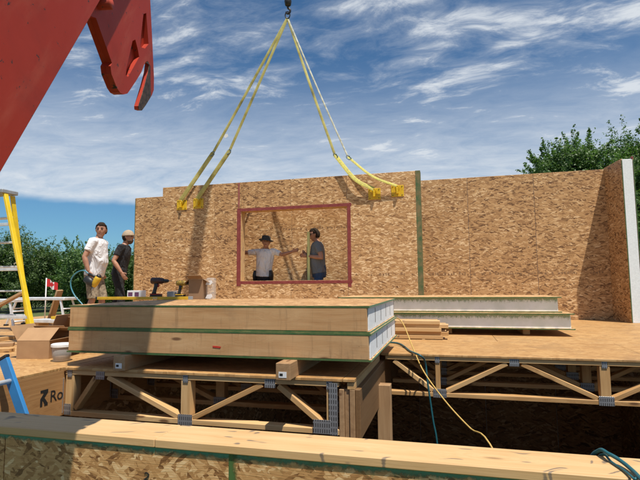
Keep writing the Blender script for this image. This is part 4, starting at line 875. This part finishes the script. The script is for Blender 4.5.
# ------------------------------------------------------------------ people
def remeshed(parts, voxel, sm=4):
    vs, fs = [], []
    for v, f in parts:
        o = len(vs); vs += [tuple(p) for p in v]; fs += [tuple(i + o for i in q) for q in f]
    bm = bmesh.new(); V = [bm.verts.new(p) for p in vs]
    for f in fs: bm.faces.new([V[i] for i in f])
    # orient every shell outwards before the union
    bmesh.ops.recalc_face_normals(bm, faces=bm.faces); me = bpy.data.meshes.new('r'); bm.to_mesh(me); bm.free()
    o = bpy.data.objects.new('r', me); COL.objects.link(o)
    m = o.modifiers.new('r', 'REMESH'); m.mode = 'VOXEL'; m.voxel_size = voxel; m.use_smooth_shade = True
    s = o.modifiers.new('s', 'SMOOTH'); s.factor = 0.5; s.iterations = sm
    dg = bpy.context.evaluated_depsgraph_get(); r = bpy.data.meshes.new_from_object(o.evaluated_get(dg)); bpy.data.objects.remove(o); r.materials.clear()
    r.polygons.foreach_set('use_smooth', [True] * len(r.polygons)); return r
def headshape(M, n=22, m=16):
    vs, fs = [], []
    for i in range(1, m):
        th = math.pi * i / m
        for k in range(n):
            a = 2 * math.pi * k / n; x, y, z = math.sin(th) * math.cos(a), math.sin(th) * math.sin(a), math.cos(th)
            X, Y, Z = x * 0.077, y * 0.098, z * 0.118
            if Z < 0: f = -Z / 0.118; X *= 1 - 0.30 * f; Y = Y * (1 - 0.16 * f) + 0.016 * f
            if Y > 0.06: Y = 0.06 + (Y - 0.06) * 0.72
            if Y > 0.05 and 0.0 < Z < 0.03 and 0.015 < abs(X) < 0.05: Y -= 0.006
            if Y > 0.05 and 0.03 < Z < 0.05: Y += 0.003
            vs.append(M @ Vector((X, Y, Z)))
    for i in range(m - 2):
        for k in range(n): fs.append((i * n + k, i * n + (k + 1) % n, (i + 1) * n + (k + 1) % n, (i + 1) * n + k))
    vs += [M @ Vector((0, 0, 0.118)), M @ Vector((0, 0.016, -0.116))]; t0, t1 = len(vs) - 2, len(vs) - 1
    for k in range(n): fs.append((t0, (k + 1) % n, k)); fs.append((t1, (m - 2) * n + k, (m - 2) * n + (k + 1) % n))
    return vs, fs
def hand_parts(wr, d, side, curl, thumb):
    """wrist, direction of the palm, side vector across the knuckles, finger bend, thumb sign along side"""
    d = Vector(d).normalized(); side = Vector(side); side = (side - d * side.dot(d)).normalized(); nrm = d.cross(side); P = []
    P.append(loft_mesh([wr - d * 0.03, wr, wr + d * 0.03, wr + d * 0.075, wr + d * 0.095], [(.027, .021), (.028, .019), (.038, .017), (.041, .015), (.038, .012)], side, 12))
    for k, (off, L, up_) in enumerate(((-.030, .062, 0), (-.010, .076, .004), (.010, .080, .005), (.030, .072, .002))):
        o = wr + d * (0.09 + up_) + side * off * (-thumb) * -1; dd = d.copy(); pts = [o - d * 0.02, o]
        for j, fr in enumerate((0.45, 0.32, 0.25)):
            dd = (Matrix.Rotation(curl * (0.75 + 0.25 * j), 3, side) @ dd).normalized(); o = o + dd * L * fr; pts.append(o)
        P.append(loft_mesh(pts, [.0095, .0095, .009, .0085, .007], side, 8))
    o = wr + d * 0.028 + side * thumb * 0.026; td = (d * 0.62 + side * thumb * 0.72 + nrm * 0.25).normalized(); pts = [o - td * 0.02, o + td * 0.02, o + td * 0.045]; td2 = (d * 0.9 + side * thumb * 0.25 + nrm * 0.3).normalized(); pts.append(pts[-1] + td2 * 0.032)
    P.append(loft_mesh(pts, [.014, .0125, .0105, .008], side, 8)); return P
def person(label, x, y, rz, H, sp):
    s = H / 1.78; M = T(x, y, 0) @ Matrix.Rotation(rz, 4, 'Z') @ Matrix.Scale(s, 4); t = thing('person', label, 'person', (x, y, 0))
    lean = Vector(sp.get('lean', (0, 0, 0))); bl_ = sp.get('belly', 0.0); wd = sp.get('width', 1.0)
    def ax(z): return lean * max(0.0, (z - 0.92)) / 0.58
    TOR = [(0.90, .160, .112), (1.0, .158, .115), (1.10, .155, .113), (1.2, .165, .118), (1.32, .178, .122), (1.42, .170, .108), (1.475, .115, .078), (1.52, .062, .058)]
    def torso(gr, zs, hem=0.0):
        pts, rr = [], []
        for z, a, b in zs: pts.append(ax(z) + Vector((0, bl_ * math.exp(-((z - 1.1) / 0.13) ** 2) * 0.5, z))); rr.append((a * wd + gr, b * wd + gr + bl_ * math.exp(-((z - 1.1) / 0.13) ** 2) * 0.5))
        rr[0] = (rr[0][0] + hem, rr[0][1] + hem); return loft_mesh(pts, rr, (1, 0, 0), 22, 0.15)
    NB = ax(1.5) + Vector((0, 0, 1.5)); hq = Vector(sp.get('head', (0, 0.03, 0.155))); HC = NB + hq - Vector((0, 0, 0.012))
    MH = Matrix.Translation(HC) @ Matrix.Rotation(sp.get('yaw', 0), 4, 'Z') @ Matrix.Rotation(sp.get('pitch', 0), 4, 'X') @ Matrix.Scale(1.07, 4)
    skin = [headshape(MH), loft_mesh([NB - Vector((0, 0.01, 0.05)), NB + hq * 0.35, HC - Vector((0, 0.005, 0.02))], [.062, .056, .055], (1, 0, 0), 14), torso(-0.006, TOR)]
    skin.append(loft_mesh([MH @ Vector(p) for p in ((0, .078, .028), (0, .092, .006), (0, .103, -.016), (0, .088, -.026))], [.008, .010, .0135, .009], (1, 0, 0), 8))
    for e in (-1, 1): skin.append(loft_mesh([MH @ Vector((e * .074, -0.008, .030)), MH @ Vector((e * .084, -0.014, .006)), MH @ Vector((e * .075, -0.004, -.030))], [.010, .014, .008], (0, 1, 0), 8))
    shirt = [torso(0.017, [(sp.get('hem', 0.90), .160, .112)] + TOR[1:-1] + [(1.495, .080, .066)], 0.012)]
    for e, arm in ((1, sp['armR']), (-1, sp['armL'])):
        S = ax(1.44) + Vector((e * 0.175 * wd, 0, 1.435)); El, Wr = Vector(arm[0]), Vector(arm[1])
        skin.append(loft_mesh([S, S.lerp(El, .35), S.lerp(El, .8), El, El.lerp(Wr, .25), El.lerp(Wr, .7), Wr], [.058, .050, .044, .041, .045, .036, .027], (0, 1, 0), 12))
        skin += hand_parts(Wr, (arm[2] if len(arm) > 2 else (Wr - El)), arm[3] if len(arm) > 3 else (0, 1, 0), arm[4] if len(arm) > 4 else 0.3, arm[5] if len(arm) > 5 else 1)
        inn = S - Vector((e * 0.06, 0, 0.0)); f = sp.get('sleeve', 0.62)
        shirt.append(loft_mesh([inn, S + Vector((0, 0, -0.005)), S.lerp(El, f * .5), S.lerp(El, f * .95), S.lerp(El, f)], [.075, .078, .068, .066, .064], (0, 1, 0), 14, 0.05))
    pants = []; pelvis = [(Vector((0, 0, z)) + ax(z), (a, b)) for z, a, b in ((0.80, .150, .115), (0.88, .168, .124), (0.96, .166, .124), (1.03, .160, .120))]
    pants.append(loft_mesh([p for p, _ in pelvis], [(a * wd, b * wd + bl_ * .3) for _, (a, b) in pelvis], (1, 0, 0), 20, 0.2))
    for e, leg in ((1, sp.get('legR', ((.10, .03, .50), (.12, -.02, .09)))), (-1, sp.get('legL', ((-.10, .03, .50), (-.12, -.02, .09))))):
        hp_, kn, an = Vector((e * .09, 0, .90)), Vector(leg[0]), Vector(leg[1])
        skin.append(loft_mesh([hp_, hp_.lerp(kn, .5), kn, kn.lerp(an, .3), an], [.080, .068, .052, .055, .038], (1, 0, 0), 12)); skin.append(loft_mesh([an + Vector((0, -.05, -.045)), an + Vector((0, .05, -.05)), an + Vector((0, .16, -.065))], [(.036, .04), (.042, .035), (.036, .02)], (1, 0, 0), 10))
        if sp.get('shorts'): pants.append(loft_mesh([hp_, hp_.lerp(kn, .5), hp_.lerp(kn, .98), kn + Vector((0, 0, -.03))], [.098, .095, .092, .094], (1, 0, 0), 16, 0.1))
        else: pants.append(loft_mesh([hp_, hp_.lerp(kn, .5), kn, kn.lerp(an, .5), an + Vector((0, 0, -.02))], [.098, .086, .074, .068, .066], (1, 0, 0), 16, 0.1))
        bt = [loft_mesh([an + Vector((0, -.055, -.055)), an + Vector((0, .03, -.05)), an + Vector((0, .11, -.058)), an + Vector((0, .185, -.068))], [(.044, .042), (.05, .046), (.05, .034), (.038, .022)], (1, 0, 0), 12), loft_mesh([an + Vector((0, -.01, -.05)), an + Vector((0, 0, .08))], [.052, .05], (1, 0, 0), 12)]
        mobj('boot', remeshed(bt, 0.010, 2), M_BOOT, t, M)
    mobj('body', remeshed(skin, 0.0085, 2), M_SKIN, t, M)
    mobj('shirt', remeshed(shirt, 0.012, 3), sp['shirt'], t, M); mobj('trousers', remeshed(pants, 0.012, 3), sp['pants'], t, M)
    fc = []
    for e in (-1, 1):
        mobj('eye', lathe_mesh([(.002, -.006), (.009, -.003), (.010, 0), (.007, .004)], 10), M_EYE, t, M @ MH @ T(e * .031, .079, .014) @ Matrix.Rotation(R_(-90), 4, 'X'))
        loft('eyebrow', [(e * .015, .084, .035), (e * .033, .083, .038), (e * .05, .071, .033)], [.004, .005, .003], M_HAIR, t, (0, 0, 1), 6, M @ MH)
    loft('mouth', [(-.026, .077, -.056), (0, .087, -.054), (.026, .077, -.056)], [.003, .006, .003], M_LIP, t, (0, 0, 1), 6, M @ MH)
    def shell(name, cond, gr, material, jag=0.004):
        """part of the head surface pushed outwards (hair, beard, cap)"""
        bm = bmesh.new(); bmesh.ops.create_uvsphere(bm, u_segments=28, v_segments=20, radius=1)
        for v in bm.verts:
            Z = v.co.z * .118; f = max(0, -Z / .118); X = v.co.x * .077 * (1 - .30 * f); Y = v.co.y * .098 * (1 - .16 * f) + .016 * f
            if Y > 0.06: Y = 0.06 + (Y - 0.06) * 0.72
            v.co = Vector((X, Y, Z)) + Vector((v.co.x, v.co.y, v.co.z)) * (gr + random.uniform(-jag, jag))
        bmesh.ops.delete(bm, geom=[f for f in bm.faces if not cond(f.calc_center_median())], context='FACES')
        me = bm_mesh(bm); o = mobj(name, me, material, t, M @ MH, True); sm = o.modifiers.new('thick', 'SOLIDIFY'); sm.thickness = 0.008; sm.offset = 1; return o
    if sp.get('hair', True): shell('hair', lambda c: c.z > 0.060 + 0.35 * max(0.0, c.y - 0.02) + 0.10 * abs(c.x) or (c.y < -0.015 and c.z > -0.050) or (c.y < 0.012 and c.z > 0.015), 0.006, M_HAIR)
    if sp.get('beard'): shell('beard', lambda c: c.z < -0.058 and c.y > 0.01, 0.003, mat('brown_beard', plain((0.13, 0.075, 0.048), 0.2, 60), 0.9), 0.002)
    if sp.get('cap'):
        shell('cap_crown', lambda c: c.z > 0.03 - 0.12 * max(0, -c.y), 0.014, sp['cap'], 0.0)
        v = [(-.07, .05), (-.062, .10), (-.035, .155), (0, .168), (.035, .155), (.062, .10), (.07, .05), (0, .075)]; mobj('cap_visor', prism(v, 0.006), sp['cap'], t, M @ MH @ T(0, 0, .045) @ Matrix.Rotation(R_(-8), 4, 'X'))
    if sp.get('hat'):
        pr = [(0.158, .038), (0.165, .046), (0.125, .060), (0.100, .062), (0.096, .10), (0.088, .140), (0.05, .152), (0.002, .150)]
        hm = lathe_mesh(pr, 28)
        for v in hm.vertices: v.co.x *= 0.95; v.co.y *= 1.08; v.co.z += 0.012 * math.sin(2 * math.atan2(v.co.y, v.co.x) + 0.6) * (1 if v.co.z < 0.06 else 0) + 0.012 * v.co.x / .1
        mobj('hat', hm, M_HATD, t, M @ MH @ T(0, -0.004, -0.012), True)
    if sp.get('glasses'):
        for e in (-1, 1): loft('sunglass_lens', [(e * .012, .089, .014), (e * .032, .088, .013), (e * .054, .074, .014)], [(.013, .004), (.017, .004), (.012, .004)], M_BLACK, t, (0, 0, 1), 10, M @ MH); loft('sunglass_arm', [(e * .056, .074, .02), (e * .079, -.01, .02)], [.003, .003], M_BLACK, t, (0, 0, 1), 6, M @ MH)
    if sp.get('belt'):
        zb = 0.985; loft('tool_belt', [Vector((0, 0, zb - .03)) + ax(zb), Vector((0, 0, zb + .03)) + ax(zb)], [(.178 * wd, .136 * wd)] * 2, M_BLACK, t, (1, 0, 0), 22, M, 0.02)
        for px_ in (-.17, .165): loft('belt_pouch', [Vector((px_ * wd, .05, zb + .03)), Vector((px_ * 1.08 * wd, .055, zb - .06)), Vector((px_ * 1.05 * wd, .055, zb - .18))], [(.035, .075), (.045, .085), (.04, .07)], M_BLACK, t, (1, 0, 0), 12, M)
    return t
# person facing +Y locally; rz = -90 deg turns them to face +X (to the right of the picture)
wp = onz(103, 222, 1.80)
person('person in white t-shirt and patterned shorts holding a nailer, head turned to the camera', wp.x - 0.15, wp.y, R_(-78), 1.80, dict(shirt=M_TEEW, pants=M_CAMO, shorts=True, lean=(0.02, 0.08, 0), belly=0.07, width=1.07, hem=0.86, yaw=R_(-78), pitch=R_(-4), head=(0.0, 0.035, .150),
    armR=((0.285, -0.02, 1.165), (0.285, 0.055, 0.93), (-0.02, 0.25, -0.95), (0, 1, 0.2), 0.75, 1), armL=((-0.30, -0.13, 1.20), (-0.28, -0.02, 0.96)), legR=((.10, .05, .50), (.12, -.06, .09)), legL=((-.10, .10, .50), (-.12, .10, .09))))
bp = onz(127, 230, 1.75)
person('person in black t-shirt and beige cap facing the end of the strand-board wall', bp.x - 0.15, bp.y, R_(-72), 1.75, dict(shirt=M_TEEB, pants=M_PANTB, lean=(0.0, 0.10, 0), beard=True, cap=M_CAPB, yaw=R_(-6), pitch=R_(4), head=(0, 0.06, .15),
    armR=((0.27, -0.01, 1.17), (0.27, 0.14, 0.95)), armL=((-0.27, -0.06, 1.17), (-0.30, -0.06, 0.92)), legR=((.10, .09, .50), (.11, .08, .09)), legL=((-.10, -.03, .50), (-.11, -.18, .09))))
hm_ = ony(264, 236, 9.53)
person('person in dark brimmed hat and white shirt pointing one arm, seen through the window', hm_.x, 9.53, R_(180), (hm_.z) / 1.785 * 1.78, dict(shirt=M_POLO, pants=M_PANTB, hat=True, hair=False, belt=True, width=1.06, belly=0.03, lean=(-0.05, 0.02, 0), yaw=R_(14), pitch=R_(2), head=(-0.03, 0.05, .15),
    armR=((0.44, 0.03, 1.42), (0.66, 0.10, 1.36), (0.5, 0.3, -0.1), (0, 0, 1), 0.35, 1), armL=((-0.44, 0.02, 1.36), (-0.68, 0.07, 1.42), (-0.8, 0.1, 0.2), (0, 0.3, 1), 0.7, 1), sleeve=0.72))
gm = ony(316, 228, 9.52)
person('person in grey t-shirt, sunglasses and jeans standing sideways inside the window opening', gm.x + 0.06, 9.52, R_(104), gm.z, dict(shirt=M_TEEG, pants=M_JEAN, glasses=True, width=1.05, belly=0.05, lean=(0, 0.04, 0), hem=0.88, yaw=R_(4), pitch=R_(-8), head=(0, 0.05, .15),
    armR=((0.25, -0.08, 1.17), (0.05, 0.26, 1.26), (-0.6, 0.6, 0.25), (0, 0.2, 1), 0.7, 1), armL=((-0.28, -0.06, 1.17), (-0.08, 0.24, 1.22), (0.4, 0.7, 0.1), (0, 0.2, 1), 0.7, 1)))
lv0 = ony(309, 232, 9.38); lv1 = ony(309, 284, 9.38)
M_PALEY = mat('pale_yellow_level', plain((0.62, 0.62, 0.24), 0.05, 10), 0.4)
t = thing('spirit_level', 'pale yellow spirit level held upright by the person in the grey t-shirt', 'spirit level', (lv0.x, 9.34, 0.0))
board('beam', (lv0.x, 9.34, 0.0), (lv0.x, 9.34, lv0.z), 0.055, 0.025, M_PALEY, t, up=(0, 1, 0)); board('dark_edge', (lv0.x - 0.033, 9.34, 0.0), (lv0.x - 0.033, 9.34, lv0.z - 0.3), 0.010, 0.024, M_BLACK, t, up=(0, 1, 0))
# nailer in the hand of the person in white
np_ = ony(96, 279.5, wp.y - 0.33)
Mn = T(np_.x, np_.y, np_.z) @ Matrix.Rotation(R_(8), 4, 'Z') @ Matrix.Rotation(R_(28), 4, 'Y')
t = thing('nail_gun', 'black and yellow pneumatic nail gun held at hip height', 'nail gun', np_)
loft('motor_body', [(0.02, 0, 0.06), (0.02, 0, 0.02), (0.02, 0, -.06), (0.02, 0, -.12)], [.045, .055, .052, .035], M_YELPL, t, (1, 0, 0), 16, Mn); loft('handle', [(-.16, 0, .02), (-.1, 0, .03), (0, 0, .03)], [(.02, .024), (.018, .022), (.02, .03)], M_BLACK, t, (0, 1, 0), 12, Mn)
loft('magazine', [(-.17, 0, -.06), (-.06, 0, -.085), (.02, 0, -.11)], [(.05, .062), (.055, .07), (.03, .04)], M_BLACK, t, (0, 1, 0), 14, Mn); loft('nose', [(.02, 0, -.12), (.03, 0, -.19)], [.022, .014], M_STEEL, t, (1, 0, 0), 10, Mn); loft('nose_cap', [(.02, 0, .06), (.02, 0, .09)], [.046, .035], M_BLACK, t, (1, 0, 0), 14, Mn)
hy = np_.y - 0.02
cable('air_hose', 'light blue air hose curving from the nail gun down to the deck', 'hose', [Mn @ Vector((-.16, 0, .02)), ony(84, 270.5, hy), ony(77, 272.5, hy), ony(71.5, 279, hy), ony(71, 287, hy), ony(75, 296, hy), ony(82, 304, hy), ony(90, 315, hy), (np_.x + 0.05, hy, 0.03), (np_.x + 0.5, hy - 0.3, 0.012), (np_.x + 1.2, hy - 0.35, 0.012)], 0.011, mat('light_blue_hose', plain((0.06, 0.24, 0.32), 0.1, 10), 0.4))

# ------------------------------------------------------------------ trees
def tree(name, label, group, x, y, H, cr_, cz, nl, ls, material, lobes, seed, trunk_r, spiky=0.0, base=None):
    r = np.random.default_rng(seed); g = GZ; t = thing(name, label, 'tree', (x, y, g), group=group)
    tube('trunk', [(x, y, g - 0.3), (x + 0.1 * cr_[0] * 0.2, y, g + H * 0.3), (x, y + 0.05, g + H * 0.62), (x + 0.05, y, g + H * 0.88)], [trunk_r, trunk_r * .8, trunk_r * .5, trunk_r * .12], M_BARK, t, 9)
    cen = np.array([x, y, g + cz]); L = []
    # lobes: shoot-like clumps pushed to the crown's surface, uneven in size
    d = r.normal(size=(lobes, 3)); d /= np.linalg.norm(d, axis=1)[:, None]; d[:, 2] = d[:, 2] * 0.9 + 0.12
    rad = r.uniform(0.45, 1.0, lobes) ** 0.6; c = cen + d * rad[:, None] * np.array(cr_) * 0.86
    for k in range(min(lobes, 12)):
        zt = g + H * r.uniform(0.25, 0.6); tube('limb', [(x, y, zt), tuple((np.array([x, y, zt]) * .5 + c[k] * .5) + np.array([0, 0, 0.15])), tuple(c[k])], [trunk_r * .35, trunk_r * .2, trunk_r * .05], M_BARK, t, 6)
    per = r.dirichlet(np.full(lobes, 6.0)) * nl; P = []
    for k in range(lobes):
        m = int(per[k]); sz = r.uniform(0.18, 0.36) * np.array(cr_).mean() * np.array([1, 1, 0.9])
        q = r.normal(size=(m, 3)); q /= np.linalg.norm(q, axis=1)[:, None]; q *= (r.uniform(0, 1, m) ** 0.42)[:, None]
        if spiky:
            ax_ = d[k] * 0.55 + np.array([0, 0, 0.75]); ax_ /= np.linalg.norm(ax_); h = q @ ax_; q = q * sz * 0.72 + np.outer(h, ax_) * sz.mean() * spiky
            nn = int(m * 0.35)     # a few thin shoots sticking out
            base_ = r.normal(size=(5, 3)); base_ /= np.linalg.norm(base_, axis=1)[:, None]; base_[:, 2] = abs(base_[:, 2]) + 0.3
            idx = r.integers(0, 5, nn); tt_ = r.uniform(0.3, 1.0, nn); w_ = (1.15 - tt_)[:, None] * 0.20
            q[:nn] = base_[idx] * tt_[:, None] * sz.mean() * 1.75 + r.normal(size=(nn, 3)) * w_ * sz.mean()
        else: q = q * sz
        P.append(c[k] + q)
    P = np.concatenate(P); n = len(P); P = P[P[:, 2] > g + (0.15 if base is None else base)]; n = len(P)
    nor = P - cen; nor /= np.linalg.norm(nor, axis=1)[:, None] + 1e-6; nor = nor + r.normal(size=(n, 3)) * 0.75 + np.array([0, 0, 0.35]); nor /= np.linalg.norm(nor, axis=1)[:, None]
    u = np.cross(nor, r.normal(size=(n, 3))); u /= np.linalg.norm(u, axis=1)[:, None] + 1e-9; v = np.cross(nor, u); s = (ls * r.uniform(0.55, 1.25, n))[:, None]
    vs = np.empty((n * 4, 3)); vs[0::4] = P - u * s; vs[1::4] = P - v * s * 0.52 + nor * s * .12; vs[2::4] = P + u * s; vs[3::4] = P + v * s * 0.52 + nor * s * .12
    me = bpy.data.meshes.new('crown'); me.vertices.add(n * 4); me.vertices.foreach_set('co', vs.ravel()); me.loops.add(n * 4); me.loops.foreach_set('vertex_index', np.arange(n * 4, dtype=np.int32))
    me.polygons.add(n); me.polygons.foreach_set('loop_start', np.arange(0, n * 4, 4, dtype=np.int32)); me.update(); me.validate()
    o = mobj('crown', me, material, t); o['kind'] = 'stuff'; return t
gT = 'trees of the dense row beyond the deck'
for i in range(17):
    px_ = -150 + i * 27 + random.uniform(-8, 8); D = random.uniform(27, 37); top = random.uniform(242, 252) + (4 if 60 < px_ < 140 else 0)
    if i == 6: px_, top = 19, 232
    gp = ray(px_, 286); gp = CAMP + gp * D; H = (286.5 - top) / FPX * D + CAMH - GZ
    tree('hedgerow_tree', ('tallest leafy tree of the green row, straight behind the yellow stepladder' if i == 6 else 'leafy tree in the dense green row beyond the deck'), gT, gp.x, gp.y, H, (2.5, 2.3, H * 0.54), H * 0.43, 30000, 0.066, M_LEAFD if i % 3 else M_LEAF, 46, 100 + i, 0.12, 0.5)
for i in range(7):
    gp = CAMP + ray(690 + i * 75, 286) * random.uniform(40, 48)
    tree('hedgerow_tree', 'distant leafy tree beyond the foam end of the side wall', 'distant trees past the side wall', gp.x, gp.y, 6.0 + random.uniform(-0.6, 0.8), (3.2, 3.2, 3.2), 3.0, 9000, 0.15, M_LEAFD, 40, 300 + i, 0.16, 0.5)
def rt_tree(label, px_, D, top, wpx, seed, nl, spk):
    gp = CAMP + ray(px_, 286) * D; H = (284 - top) / FPX * D + CAMH - GZ; w_ = wpx / FPX * D
    tree('broadleaf_tree', label, 'tall trees behind the strand-board corner', gp.x, gp.y, H, (w_, w_, H * 0.40), H * 0.62, nl, 0.066, M_LEAF, 120, seed, 0.22, spk)
rt_tree('tall broadleaf tree rising behind the strand-board back wall', 584, 22, 147, 52, 5, 160000, 0.45)
rt_tree('tall broadleaf tree behind the foam end of the side wall', 652, 24, 134, 44, 9, 120000, 0.45)
